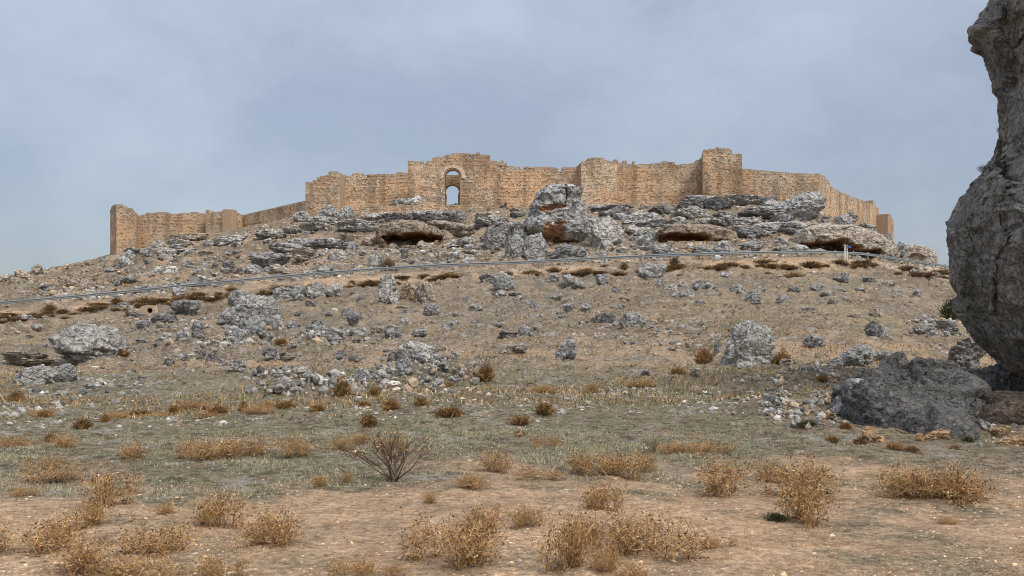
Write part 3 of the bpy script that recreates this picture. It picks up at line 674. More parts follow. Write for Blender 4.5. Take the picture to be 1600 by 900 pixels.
def profile_rock(name, label, prof_, dep, cat='rock', mat=None, dents=(), nt_=120, nz=90, amp=0.1, freq=0.6, power=2.6, seed=1, tint='g', Y0=None, lean=0.0, sinkm=0.8, ledge=0.0, cracks=(), base_at=None, joints=0):
    """prof_: (row, left px, right px) from the top to the ground; dep: depth in metres; dents: (px, row, rx, ry, depth m, stain)"""
    prof_ = sorted(prof_); rows = np.array([p[0] for p in prof_], float); Lp = np.array([p[1] for p in prof_], float); Rp = np.array([p[2] for p in prof_], float)
    if Y0 is None:
        X, Y0, Z0 = ground((Lp[-1] + Rp[-1]) / 2 if base_at is None else base_at, rows[-1])
    Yc = Y0 + dep / 2
    zt = EYE + (HZ - rows[0]) / F * Yc
    zgrd = float(H(np.array([((Lp[-1] + Rp[-1]) / 2 - 800) / F * Yc]), np.array([Yc]))[0])
    zb = min(EYE + (HZ - rows[-1]) / F * Yc, zgrd) - sinkm
    tt = np.linspace(0, 1, nz); tt = tt ** 1.0
    zz = zt + (zb - zt) * tt
    rw = HZ - (zz - EYE) * F / Yc
    l = (np.interp(rw, rows, Lp) - 800) / F * Yc; r = (np.interp(rw, rows, Rp) - 800) / F * Yc
    a_ = np.maximum((r - l) / 2, 0.001); cx = (l + r) / 2
    cap = np.sqrt(np.clip(1 - (1 - np.clip(tt * 7, 0, 1)) ** 2, 0, 1))
    amax = a_.max(); b_ = dep / 2 * (a_ / amax) ** 0.6 * np.maximum(cap, 0.02)
    th = np.linspace(0, 2 * math.pi, nt_, endpoint=False)
    ct, st_ = np.cos(th), np.sin(th)
    sx_ = np.sign(ct) * np.abs(ct) ** (2 / power); sy_ = np.sign(st_) * np.abs(st_) ** (2 / power)
    Xg = cx[:, None] + a_[:, None] * sx_[None]; Ygd = Yc + b_[:, None] * sy_[None] + lean * (tt[:, None] - 0.5); Zg = np.repeat(zz[:, None], nt_, 1)
    V = np.stack([Xg, Ygd, Zg], -1)
    cen = np.stack([cx, np.full(nz, Yc), zz], -1)[:, None]
    nrm_ = V - cen; nrm_[..., 2] = 0; nrm_ /= np.linalg.norm(nrm_, axis=-1, keepdims=True) + 1e-9
    o = seed * 7.3
    x_, y_, z_ = Xg * freq + o, Ygd * freq, Zg * freq
    dsp = fbm(x_, y_, z_, o=3, seed=seed) * amp * 1.3 + fbm(x_ * 2.5, y_ * 2.5, z_ * 2.5, o=5, seed=seed + 5, ridged=True, gain=.6) * amp * 0.75
    dsp += fbm(x_ * 9, y_ * 9, z_ * 9, o=3, seed=seed + 9) * amp * 0.3
    if ledge:
        tz_ = Zg * ledge + fbm(x_, y_, o=2) * 0.7; fr = tz_ - np.floor(tz_); dsp += (fr - 0.5) * np.where(fr > .85, -1.0, 1.0) * amp * 1.1
    if joints:
        rj = np.random.RandomState(seed + 70); f_ = V.reshape(-1, 3); sd_ = f_[rj.choice(len(f_), joints, replace=False)]
        qw = f_ + .5 * np.stack([fbm(f_[:, 0] * .9, f_[:, 1] * .9, f_[:, 2] * .9, o=4, seed=k_) for k_ in (1, 2, 3)], 1)
        bd = np.full(len(f_), 1e9); bd2 = np.full(len(f_), 1e9); bi = np.zeros(len(f_), int)
        for k_ in range(joints):
            dd = np.linalg.norm((qw - sd_[k_]) * [1, 1, .6], axis=1); m1 = dd < bd
            bd2 = np.where(m1, bd, np.minimum(bd2, dd)); bi = np.where(m1, k_, bi); bd = np.where(m1, dd, bd)
        gp = bd2 - bd; tl_ = np.clip(((f_ - sd_[bi]) * rj.normal(0, .2, (joints, 3))[bi]).sum(1), -.17, .17)
        dsp += ((rj.uniform(-.24, .06, joints)[bi] + tl_) * sstep(0, .16, gp) - .10 * (1 - sstep(0, .08, gp))).reshape(dsp.shape)
    V = V + nrm_ * dsp[..., None]
    V[..., 2] += fbm(x_ * 1.3 + 9, y_ * 1.3, z_ * 0 + 4, o=4, seed=seed + 3) * amp * (1 - tt[:, None]) * 1.6
    stn = np.zeros((nz, nt_))
    PX = 800 + F * V[..., 0] / V[..., 1]; PR = HZ - F * (V[..., 2] - EYE) / V[..., 1]; front = sy_[None] < 0.1
    for (dx, dr, rx, ry, dm, sv) in dents:
        q = ((PX - dx) / rx) ** 2 + ((PR - dr) / ry) ** 2 + 0.9 * fbm(Xg * freq * 3, Zg * freq * 3, o=3, seed=seed)
        kk = sstep(1.15, 0.45, q) * front
        V[..., 1] += kk * dm; stn = np.maximum(stn, sstep(1.35, 0.8, q) * front * sv)
    for pl, wd, dm in cracks:
        dmin = np.full(PX.shape, 1e9)
        for (ax, ay), (bx, by) in zip(pl[:-1], pl[1:]):
            tq = np.clip(((PX - ax) * (bx - ax) + (PR - ay) * (by - ay)) / ((bx - ax) ** 2 + (by - ay) ** 2), 0, 1)
            dmin = np.minimum(dmin, np.hypot(PX - ax - tq * (bx - ax), PR - ay - tq * (by - ay)))
        V[..., 1] += sstep(wd, 0, dmin) * dm * front
    org = np.array([cx[-1], Yc, zgrd])
    VV = np.concatenate([V.reshape(-1, 3), [[cx[0], Yc, zt + 0.02]]]) - org
    k = np.arange(nz - 1)[:, None] * nt_ + np.arange(nt_)[None]; kn = np.arange(nz - 1)[:, None] * nt_ + (np.arange(nt_)[None] + 1) % nt_
    Fq = np.stack([k, k + nt_, kn + nt_, kn], -1).reshape(-1, 4)
    Ft = np.stack([np.full(nt_, nz * nt_), np.arange(nt_), (np.arange(nt_) + 1) % nt_], 1)
    me = mesh_np(name, VV, [Fq, Ft], mat or (M_ROCKFAR if Y0 > 105 else M_ROCK if Y0 > 38 else M_ROCKNEAR), stain=np.concatenate([stn.ravel(), [0]]), smooth=True)
    o_ = obj(name, me, loc=tuple(org)); tag(o_, label, cat); o_.color = (*TINT[tint], 1)
    ROCKS_PLACED.append(((Lp.mean() + Rp.mean()) / 2, rows.mean(), (Rp - Lp).max(), rows[-1] - rows[0]))
    return o_

# the great cliff on the right
cliff = profile_rock('cliff', 'great dark overhanging limestone cliff filling the right edge', [
    (-230, 1640, 2140), (-120, 1590, 2140), (0, 1567, 2140), (28, 1566, 2140), (36, 1580, 2140), (60, 1576, 2140), (85, 1580, 2140), (108, 1586, 2140), (119, 1594, 2140), (150, 1594, 2140), (165, 1596, 2140), (205, 1590, 2140), (230, 1584, 2140), (246, 1574, 2140), (262, 1546, 2140), (285, 1526, 2140), (330, 1517, 2140), (400, 1520, 2140), (440, 1521, 2140), (490, 1541, 2140), (530, 1568, 2140), (560, 1602, 2140), (580, 1622, 2140), (600, 1660, 2140), (630, 1740, 2140), (680, 1790, 2140)],
    8.5, cat='cliff', mat=M_CLIFF, Y0=18.3, nt_=320, nz=420, ledge=0.35, joints=70, amp=0.12, freq=0.55, power=2.2, seed=4, sinkm=1.0,
    dents=[(1590, 225, 20, 60, 0.5, 0.0), (1545, 20, 20, 20, -0.3, 0), (1585, 590, 60, 22, 0.3, 0.5), (1560, 330, 30, 30, .25, 0.0), (1530, 470, 24, 40, -.25, 0), (1580, 440, 22, 60, .3, .12)], cracks=[([(1610, 45), (1590, 80), (1572, 116), (1555, 122)], 5, 0.5), ([(1600, 250), (1575, 300), (1580, 380)], 4, 0.25)])
def hull_rock(name, label, pts_, Y0, mat, tint='g', amp=0.06, freq=1.4, cuts=7, seed=1, cat='rock'):
    """angular rock: convex hull of corner points (px, row, distance offset), then broken up by noise"""
    P_ = [Vector(((a_ - 800) / F * (Y0 + c_), Y0 + c_, EYE + (HZ - b_) / F * (Y0 + c_))) for a_, b_, c_ in pts_]
    bm = bmesh.new()
    for p_ in P_: bm.verts.new(p_)
    r_ = bmesh.ops.convex_hull(bm, input=bm.verts)
    bmesh.ops.delete(bm, geom=list({e_ for e_ in r_['geom_interior'] + r_['geom_unused'] if isinstance(e_, bmesh.types.BMVert)}), context='VERTS')
    bmesh.ops.triangulate(bm, faces=bm.faces)
    for _ in range(cuts):
        lim = 0.07; ed = [e_ for e_ in bm.edges if e_.calc_length() > lim]
        if not ed: break
        bmesh.ops.subdivide_edges(bm, edges=ed, cuts=1); bmesh.ops.triangulate(bm, faces=[f_ for f_ in bm.faces if len(f_.verts) > 3])
    for _ in range(2): bmesh.ops.smooth_vert(bm, verts=bm.verts, factor=0.5, use_axis_x=True, use_axis_y=True, use_axis_z=True)
    bm.normal_update()
    V = np.array([v_.co[:] for v_ in bm.verts]); Nn = np.array([v_.normal[:] for v_ in bm.verts]); Fc = np.array([[v_.index for v_ in f_.verts] for f_ in bm.faces]); bm.free()
    q = V * freq + seed * 3.1
    d_ = fbm(q[:, 0], q[:, 1], q[:, 2], o=3, seed=seed) * amp * 1.5 + fbm(q[:, 0] * 2.2, q[:, 1] * 2.2, q[:, 2] * 4, o=5, seed=seed + 4, ridged=True, gain=.6) * amp
    # bedding planes dipping down to the left
    tz_ = (V[:, 2] * 0.85 + V[:, 0] * 0.45) * 4.5 + fbm(q[:, 0], q[:, 1], q[:, 2], o=2) * 0.8; fr = tz_ - np.floor(tz_); d_ += (fr - .5) * amp * .45
    rj = np.random.RandomState(seed + 50); sd_ = V[rj.choice(len(V), 16, replace=False)]; qw = V + .12 * np.stack([fbm(V[:, 0] * 3, V[:, 1] * 3, V[:, 2] * 3, o=3, seed=k_) for k_ in (1, 2, 3)], 1)
    D = np.sort(np.linalg.norm((qw[:, None] - sd_[None]) * [1, 1, 1.5], axis=2), 1)[:, :2]; I_ = np.argmin(np.linalg.norm((qw[:, None] - sd_[None]) * [1, 1, 1.5], axis=2), 1); gp = D[:, 1] - D[:, 0]
    tl_ = np.clip(((V - sd_[I_]) * rj.normal(0, .22, (16, 3))[I_]).sum(1), -.16, .16)
    d_ += (rj.uniform(-.12, .06, 16)[I_] + tl_) * sstep(0, .06, gp) - .05 * (1 - sstep(0, .035, gp))
    V = V + Nn * d_[:, None]; org = V.mean(0)
    o_ = obj(name, mesh_np(name, V - org, Fc, mat, smooth=True), loc=tuple(org)); tag(o_, label, cat); o_.color = (*TINT[tint], 1)
    ROCKS_PLACED.append((np.mean([p[0] for p in pts_]), np.mean([p[1] for p in pts_]), 200, 110)); return o_
hull_rock('wedge_rock', 'huge dark wedge shaped rock lying in front of the cliff', [
    (1312, 622, 1.1), (1350, 588, 1.2), (1388, 566, 1.3), (1432, 557, 1.2), (1470, 563, 1.5), (1518, 588, 1.2), (1536, 614, .5),
    (1502, 694, -1.1), (1500, 704, -1.1), (1372, 690, -.7), (1345, 662, -.25), (1330, 690, .3), (1358, 612, -.1), (1450, 700, 2.5), (1530, 690, 2.2), (1360, 680, 2.4), (1400, 590, 2.6)], ground(1440, 682)[1] + .9, M_WEDGE, 'd', seed=3, amp=.075)
hull_rock('pale_flank_rock', 'paler ribbed rock leaning on the left of the huge wedge rock', [
    (1294, 642, .5), (1302, 622, .3), (1322, 604, .3), (1344, 600, .4), (1356, 622, .0), (1352, 660, -.1), (1330, 664, -.2), (1304, 652, .1), (1340, 690, 1.6), (1360, 690, 1.6), (1350, 610, 1.8), (1310, 660, 1.5)], ground(1335, 658)[1] + .3, M_ROCKNEAR, 'g', seed=8, amp=0.1)
profile_rock('crag', 'tall leaning grey crag with orange hollows below the slotted parapet wall', [
    (288, 860, 890), (292, 852, 896), (297, 845, 903), (305, 838, 906), (316, 834, 904), (322, 832, 911), (338, 831, 914), (350, 822, 917), (358, 819, 920), (366, 824, 921), (376, 842, 922), (390, 850, 918)],
    8.0, nt_=230, nz=200, amp=0.5, freq=0.26, power=3.4, seed=5, joints=40, sinkm=1.5, ledge=0.45, Y0=139,
    dents=[(854, 327, 11, 5, .5, 0.9), (870, 322, 12, 4, .5, 0.85), (857, 362, 9, 16, .5, 0.95), (872, 366, 13, 20, .7, 0.95), (872, 376, 6, 6, 1.2, .9), (892, 381, 18, 8, 2.0, 0.95), (826, 352, 5, 12, -.8, 0)], cracks=[([(884, 288), (886, 305), (883, 322)], 2.0, 0.8)])
profile_rock('cave_rock', 'broad brown overhang with a dark red cave under the gate', [
    (345, 618, 645), (350, 606, 668), (357, 596, 684), (366, 592, 692), (376, 590, 694), (386, 592, 694)],
    10, nt_=240, nz=110, amp=0.3, freq=0.22, power=2.8, seed=6, joints=34, tint='k', sinkm=1.2, ledge=0.9, Y0=146,
    dents=[(640, 374, 44, 10, 5.5, 1.0)])
profile_rock('cave_rock', 'wide tan overhang with the biggest cave behind the signpost', [
    (350, 1268, 1290), (354, 1258, 1325), (362, 1246, 1352), (372, 1238, 1372), (384, 1232, 1386), (394, 1230, 1392), (404, 1232, 1394)],
    12, nt_=300, nz=130, amp=0.36, freq=0.2, power=2.8, seed=8, joints=40, tint='w', sinkm=1.2, ledge=0.7, Y0=133,
    dents=[(1300, 392, 52, 17, 7.5, 0.9), (1350, 398, 34, 9, 5.0, 0.9)])
profile_rock('cave_rock', 'long low ledge with a rust red hollow beneath it', [
    (352, 1040, 1110), (358, 1030, 1128), (366, 1027, 1146), (376, 1026, 1150), (388, 1028, 1150)],
    9, nt_=240, nz=100, amp=0.28, freq=0.25, power=3.0, seed=9, joints=34, tint='k', sinkm=1.0, ledge=0.9, Y0=136,
    dents=[(1068, 375, 44, 10, 4.0, 1.0), (1130, 380, 14, 7, 2.0, 0.5)])
profile_rock('boulder', 'large rounded rock standing alone on the right skyline by the rail', [
    (382, 1424, 1438), (385, 1414, 1446), (392, 1408, 1455), (402, 1405, 1460), (410, 1404, 1461), (418, 1406, 1459)],
    5, nt_=150, nz=90, amp=0.22, freq=0.35, power=2.4, seed=10, tint='w', sinkm=1.5, Y0=150, dents=[(1432, 404, 14, 9, 0.5, 0.3)])
profile_rock('brown_rock', 'brown rounded rock tucked into the shade under the cliff', [
    (612, 1560, 1620), (620, 1545, 1660), (640, 1534, 1690), (660, 1530, 1700), (680, 1528, 1700)],
    2.0, mat=M_CLIFF, nt_=160, nz=80, amp=0.08, freq=1.2, power=2.6, seed=18, sinkm=0.3, tint='r', Y0=20.2)
profile_rock('rock_buttress', 'stacked grey rock buttress below the bend of the straight topped wall', [
    (301, 1262, 1278), (306, 1248, 1282), (316, 1225, 1284), (328, 1206, 1280), (340, 1200, 1272), (354, 1204, 1262)],
    9, nt_=220, nz=120, amp=0.45, freq=0.28, power=2.6, seed=19, sinkm=1.0, ledge=0.8, Y0=163, tint='g')

ROCKS = [
 (84,502,197,568,'b','p','largest pale boulder on the left slope'),
 (1125,499,1211,577,'b','p','big rounded grey boulder standing beside brown bushes right of centre'), (867,524,903,566,'a','g','lone craggy upright block right of the centre of the slope'),
 (618,533,690,568,'b','p','pale dome shaped rock on top of the stone heap'), (352,458,438,507,'b','p','largest lump of the big grey outcrop on the left slope'), (357,451,392,480,'b','g','top lump of the big grey outcrop on the left slope'), (339,480,376,507,'b','g','lower left lump of the big grey outcrop'), (405,470,440,508,'b','g','right hand lump of the big grey outcrop'),
 (590,429,626,480,'a','p','upright ribbed grey rock below the guardrail left of centre'), (624,437,655,472,'a','t','straw coloured rock right of the ribbed upright rock'), (650,438,682,474,'b','w','brownish rock right of the straw coloured rock'),
 # stacked bedrock ledges under the castle
 (968,330,1040,352,'s','p',0), (1045,322,1112,346,'s','p',0), (1100,336,1165,358,'s','p',0), (1150,322,1225,345,'s','g',0), (1170,345,1240,368,'s','p',0), (1115,352,1180,374,'s','w',0), (1060,303,1130,322,'l','g',0), (1128,304,1200,322,'l','p',0), (1188,312,1262,334,'s','g',0), (1215,344,1275,372,'s','g',0), (930,322,995,342,'l','p',0), (975,352,1030,372,'s','p',0),
 (560,330,640,350,'l','p',0), (640,328,712,348,'l','g',0), (600,305,668,322,'s','p','long grey slab capping the ochre masonry below the gate'), (662,344,735,366,'s','w',0), (470,338,530,356,'s','p',0), (520,344,590,366,'s','p',0), (735,336,800,356,'s','p',0), (760,352,815,374,'s','g',0), (395,358,450,376,'s','p',0), (420,378,480,398,'s','g',0), (330,366,392,384,'s','p',0), (262,362,330,380,'s','w',0), (480,372,545,392,'s','g',0), (690,370,745,388,'s','p',0), (1290,350,1345,366,'s','p',0), (1235,300,1285,330,'b','g',0),
 # (x0, y0, x1, y1, kind, tint, label)
 (28,569,88,603,'b','p','low rounded pale rock at the left edge below the largest pale boulder'), (81,567,123,597,'b','g','rounded grey rock touching the low rock below the largest pale boulder'),
 (131,598,161,612,'s','p',0), (83,609,108,623,'b','g',0), (267,467,316,497,'a','d','dark angular boulder right of the concrete culvert'), (236,489,281,506,'b','d',0),
 (372,486,419,526,'b','g','rounded grey boulder in front of the big lumpy outcrop'), (358,512,390,536,'b','g',0), (322,522,356,540,'a','w',0), (273,515,297,536,'b','g',0),
 (478,498,515,522,'b','g','smooth grey boulder right of the big lumpy outcrop'), (425,490,444,519,'b','p',0), (447,501,470,514,'b','g',0), (308,546,322,558,'b','d',0), (323,550,344,567,'b','d',0), (341,559,359,575,'a','g',0),
 (359,561,392,583,'a','p',0), (409,542,434,563,'a','d',0), (434,550,462,564,'s','d',0), (253,558,272,572,'a','d',0), (33,490,58,500,'s','p',0), (47,506,67,515,'s','p',0), (178,472,200,484,'a','p','whitish rock just left of the concrete culvert'),
 (47,411,69,432,'a','w','tallest jagged rock on the left skyline'), (22,420,47,438,'a','w','brown rock beside the tallest left skyline rock'), (14,438,31,444,'s','p',0), (0,428,24,442,'b','w',0), (116,409,130,417,'b','w',0), (100,411,114,418,'b','w',0), (131,408,146,416,'s','w',0), (155,400,172,410,'b','g','rock on the skyline at the foot of the left corner tower'),
 (236,416,262,433,'b','p',0), (256,414,282,431,'a','p',0), (183,431,225,444,'l','g',0), (295,428,331,449,'a','g',0), (0,548,90,571,'l','w','long brown rock ledge at the left edge beside the largest pale boulder'),
 (660,473,689,494,'b','g',0), (731,473,754,488,'b','p',0), (770,424,806,455,'b','g','taller of the two rocks under the rail near the centre'), (748,427,778,443,'s','g','flatter of the two rocks under the rail near the centre'), (809,507,835,527,'b','g',0), (779,515,811,527,'s','d',0), (780,535,826,554,'s','w',0),
 (617,556,646,587,'b','g',0), (604,548,622,569,'b','d',0), (721,567,744,600,'b','t','upright pale tan stone at the right end of the stone heap'), (743,574,767,599,'b','d','dark round rock at the right end of the stone heap'), (549,575,578,601,'b','g','round grey boulder right of the dry-stone ledge'), (578,577,607,595,'b','p',0),
 (533,481,555,494,'b','g',0), (542,489,568,502,'s','d',0), (526,546,545,563,'a','d',0), (544,552,562,567,'b','d',0), (412,543,440,563,'b','g',0), (440,550,466,565,'s','w',0),
 (480,439,510,468,'a','p',0), (505,441,536,466,'a','p',0), (425,447,455,468,'l','g',0), (452,445,480,469,'a','g',0), (724,462,737,470,'b','g',0), (820,467,838,476,'s','g',0), (880,474,900,488,'a','p',0), (698,486,718,494,'s','p',0),
 (877,427,913,447,'a','p','pale chunky rock below the rail under the low square tower'), (930,427,952,446,'b','g',0), (997,409,1042,437,'b','g','oval dark boulder directly under the rail right of centre'), (1025,434,1039,450,'b','g',0), (1035,444,1061,456,'b','p',0), (1059,439,1076,450,'b','p',0), (1060,451,1089,467,'b','g','rounded boulder lowest of the group under the oval boulder'), (1081,439,1101,454,'b','g',0), (1099,440,1120,453,'b','g',0),
 (1163,452,1189,470,'b','g',0), (1172,462,1190,477,'a','g',0), (966,486,1010,514,'b','g','broad craggy grey boulder in the middle of the slope'), (928,487,968,508,'l','g',0), (879,474,898,487,'a','g',0), (1114,531,1126,551,'a','g',0), (1077,574,1097,591,'a','w',0), (1001,577,1017,584,'s','d',0),
 (1255,522,1291,544,'b','g','egg shaped boulder between the undercut boulder and the dark tilted boulder'), (1352,501,1380,527,'b','d','dark tilted boulder on the right slope'), (1374,510,1390,526,'b','g',0), (1310,537,1364,573,'a','g','rough grey boulder behind the huge wedge rock on its left'), (1474,527,1540,577,'s','d','grooved blue grey slab resting behind the wedge rock under the cliff'),
 (1521,604,1550,632,'a','d',0), (1512,566,1640,640,'a','d','added dark rock filling the black shaded gap under the belly of the cliff'), (1540,640,1570,660,'b','g',0), (1524,655,1548,672,'a','g',0), (1194,606,1213,618,'a','d',0), (1213,460,1236,474,'b','g',0), (1266,442,1287,455,'b','g',0), (1291,469,1310,477,'s','p',0), (1425,451,1440,463,'b','g',0), (1232,654,1251,668,'a','p','whitish stone at the foot of the scree slope'),  # rock under the cliff belly is added, tinted dark for the shaded gap
 (1077,341,1120,356,'b','p',0), (1044,338,1078,354,'b','p',0), (1115,376,1150,400,'b','g',0), (1081,383,1117,401,'s','g',0), (1154,376,1196,394,'s','g',0), (1146,351,1196,376,'b','d',0), (1207,384,1233,394,'s','p',0), (1216,369,1234,384,'a','p',0), (1237,380,1265,396,'b','p','pale boulder at the left mouth of the big cave'),
 (1140,303,1180,318,'l','g',0), (1178,306,1216,320,'l','d',0), (1199,332,1240,352,'l','g',0), (1228,318,1272,338,'l','g',0), (1302,334,1334,356,'b','g','bluish boulder on top of the big cave roof'), (1334,347,1374,366,'s','g','sloping slab on the right of the big cave roof'), (1378,362,1394,378,'b','d',0), (1386,377,1413,404,'a','g',0), (1289,313,1310,330,'a','g',0), (1308,317,1329,330,'s','g',0),
 (914,335,974,391,'b','p','rough block leaning against the right side of the crag'), (787,366,822,410,'b','g',0), (815,362,858,411,'b','g','rounded boulder at the left foot of the tall crag'), (856,381,917,410,'b','d','broad dark boulder at the foot of the tall crag'), (750,352,792,390,'l','g',0), (780,344,828,386,'a','g',0),
 (912,317,992,335,'l','g','long flat ledge below the low square tower'), (982,330,1015,346,'b','p',0), (957,332,983,344,'b','g',0), (1005,360,1033,379,'b','g',0), (1017,380,1053,403,'b','g',0), (987,340,1045,356,'l','g',0), (1040,338,1076,352,'s','g',0), (1010,319,1052,337,'s','d',0), (1050,313,1100,336,'l','d','dark ledge below the wall left of the tallest tower'), (1096,307,1150,330,'l','d','dark ledge at the foot of the tallest tower'), (1110,330,1150,345,'s','g',0), (1150,324,1200,340,'l','g',0), (1140,338,1190,354,'s','p',0),
 (192,387,223,401,'s','g',0), (237,375,259,389,'b','g',0), (261,373,302,389,'s','p',0), (245,387,275,400,'b','p',0), (308,392,337,401,'s','w',0), (325,396,353,410,'a','w',0), (387,393,456,420,'l','g',0), (447,372,497,388,'b','g',0), (452,386,497,410,'s','w',0), (411,357,475,371,'l','g',0), (469,347,522,359,'l','p',0), (458,329,489,348,'b','g',0), (498,320,532,340,'b','g',0), (530,320,553,343,'a','g',0), (508,364,556,386,'l','w',0),
 (514,389,545,411,'b','p',0), (488,412,525,430,'a','g',0), (419,412,462,432,'a','w',0), (559,315,577,332,'b','g','round rock at the left end of the slabs below the gate'), (575,310,612,322,'s','g',0), (608,310,650,324,'s','g',0), (597,331,650,352,'l','d',0), (645,332,702,353,'l','d',0), (702,327,731,348,'a','d','dark square block just below the gate arch'), (575,395,601,421,'a','g',0), (722,400,742,415,'b','g',0), (650,376,688,392,'s','w',0), (555,345,598,366,'l','g',0), (560,366,596,386,'a','w',0),
 (740,330,800,348,'l','w',0), (700,352,748,372,'l','w',0), (300,500,320,516,'a','g',0), (505,510,540,530,'a','g',0), (545,512,570,526,'a','g',0), (600,505,622,518,'a','g',0), (640,512,668,527,'a','g',0), (700,500,722,512,'s','g',0), (210,500,238,516,'a','g',0), (196,480,216,492,'a','w',0),
 (1300,425,1330,440,'l','g',0), (1345,432,1372,444,'l','g',0), (1372,437,1402,450,'l','w',0), (1230,446,1252,456,'s','g',0), (1330,447,1352,458,'s','g',0), (1425,505,1462,524,'l','g',0), (1460,500,1500,522,'l','g',0), (1290,556,1316,574,'a','g',0), (1365,548,1395,564,'a','g',0), (1250,570,1280,585,'a','p',0), (1215,560,1240,574,'a','w',0),
 (300,437,330,450,'s','g',0), (600,404,618,416,'b','d',0), (960,385,985,396,'s','p',0), (925,392,950,402,'s','g',0), (1270,388,1290,398,'b','w',0),
]
for r in ROCKS:
    put_rock(r[0], r[1], r[2], r[3], r[4], r[5], r[6] or None)
for (x0, y0, x1, y1, lab) in [(1345, 665, 1368, 692, 'tan upright stone in the grass left of the wedge rock'), (1355, 680, 1382, 695, 'low tan stone leaning on the upright tan stone'), (1438, 669, 1482, 690, 'tan angular stone in front of the wedge rock'), (1430, 676, 1444, 689, 'small tan stone left of the angular tan stone'),
        (1547, 668, 1578, 684, 'rounded tan stone below the cliff near the right edge'), (1556, 677, 1612, 700, 'longest tan stone lying at the right edge below the cliff'), (1249, 632, 1264, 645, 'small orange stone on the scree slope'), (806, 671, 823, 684, 'cream stone in the green grass right of the twiggy bush')]:
    put_rock(x0, y0, x1, y1, 'a', 't', lab, mat=M_TAN, name='tan_stone')

# more outcrops strewn over the slopes, filling the bands where the photograph is rockiest
rg = random.Random(12)
def free(px, row, w_):
    for (a_, b_, c_, d_) in ROCKS_PLACED:
        if abs(px - a_) < (w_ + c_) * 0.42 and abs(row - b_) < (w_ * .5 + d_) * 0.40: return False
    return True
ZONES = [(180, 480, 350, 430, 34, 'lsab'), (480, 720, 335, 412, 26, 'lsa'), (700, 830, 325, 400, 16, 'lsa'), (930, 1230, 315, 395, 40, 'lsab'), (0, 300, 425, 470, 8, 'sa'),
         (200, 560, 455, 545, 24, 'bas'), (560, 1000, 440, 530, 24, 'bas'), (1040, 1480, 420, 500, 18, 'lsb'), (0, 420, 505, 620, 12, 'as'), (1280, 1335, 325, 356, 4, 'as'), (490, 1220, 322, 342, 30, 'ls')]
for (x0, x1, y0, y1, n_, kinds) in ZONES:
    c_ = 0; tries = 0
    while c_ < n_ and tries < 500:
        tries += 1
        px, row = rg.uniform(x0, x1), rg.uniform(y0, y1)
        if px < 480 and row < np.interp(px, [0, 170, 200, 330, 480], [440, 408, 395, 372, 345]): continue
        w_ = rg.uniform(13, 38) if row < 410 else rg.uniform(11, 26)
        if not free(px, row, w_): continue
        k_ = rg.choice(kinds); h_ = w_ * {'l': 0.34, 's': 0.32, 'a': 0.6, 'b': 0.62}[k_] * rg.uniform(0.8, 1.2)
        put_rock(px - w_ / 2, row - h_, px + w_ / 2, row, k_, rg.choice('gggpwd'), tilt=rg.uniform(-.15, .1) if k_ in 'ls' else 0)
        c_ += 1

# ---------------------------------------------------------------- loose stones (nobody could count them)
def stones(name, label, P_, size, col, sub=1, seed=3, flat=0.6, group=None):
    P_ = P_ - np.array([0, 0, .12]) * size[:, None]; v0, f0 = ico(sub); n = len(P_); rs = np.random.RandomState(seed)
    nv = len(v0)
    V = v0[None] * (1 + rs.uniform(-.28, .28, (n, nv, 1)))
    sc3 = np.stack([rs.uniform(0.7, 1.4, n), rs.uniform(0.6, 1.1, n), rs.uniform(0.4, 0.9, n) * flat / 0.6], 1) * size[:, None] / 2
    V = V * sc3[:, None]
    an = rs.uniform(0, 6.28, n); ti = rs.uniform(-.35, .35, n)
    c_, s_ = np.cos(ti)[:, None], np.sin(ti)[:, None]
    x, z = V[..., 0] * c_ - V[..., 2] * s_, V[..., 0] * s_ + V[..., 2] * c_; y = V[..., 1]
    c_, s_ = np.cos(an)[:, None], np.sin(an)[:, None]
    V = np.stack([x * c_ - y * s_, x * s_ + y * c_, z], -1) + P_[:, None]
    Fs = f0[None] + (np.arange(n) * nv)[:, None, None]
    C_ = np.repeat(col, nv, 0)
    o = obj(name, mesh_np(name, V.reshape(-1, 3), Fs.reshape(-1, 3), M_STONES, col=C_, smooth=False))
    tag(o, label, 'stones', group, 'stuff'); return o
def stone_cols(n, rs, tan=0.2):
    b_ = np.array([0.30, 0.28, 0.25]); k = rs.rand(n)[:, None]
    c_ = b_ * np.exp(rs.normal(0, .38, (n, 1))); c_ = np.where(k < tan, np.array([0.44, 0.33, 0.22]) * rs.uniform(0.8, 1.3, (n, 1)), c_); return c_
rs = np.random.RandomState(44)
def scatter(n, y0, y1, bias=None, umax=0.62):
    Y = np.exp(rs.uniform(math.log(y0), math.log(y1), n)); u = rs.uniform(-umax, umax, n); X = u * Y
    if bias is not None:
        k = rs.rand(n) < bias(X, Y); X, Y = X[k], Y[k]
    ry, _ = road_u(X / Y); k = (Y < ry - 0.9) | (Y > ry + 7.5); X, Y = X[k], Y[k]
    return np.stack([X, Y, H(X, Y)], 1)
cl = lambda X, Y: np.clip(0.22 + 1.1 * fbm(X * 0.12, Y * 0.12, o=3, seed=101) + 0.4 * fbm(X * 0.7, Y * 0.7, o=2, seed=108), 0.03, 1)
P_ = scatter(40000, 20, 108, lambda X, Y: cl(X, Y) ** 2)
sz = np.exp(rs.normal(math.log(0.15), 0.5, len(P_))) * np.interp(P_[:, 1], [22, 60, 108], [0.45, 0.85, 1.25]); sz = np.clip(sz, 0, .55)
stones('scattered_stones', 'loose limestone pieces scattered over the middle slope', P_, sz, stone_cols(len(P_), rs))
P_ = scatter(26000, 112, 190, lambda X, Y: np.clip(0.45 + 1.0 * fbm(X * 0.1, Y * 0.1, o=3, seed=120), 0.1, 1), 0.5)
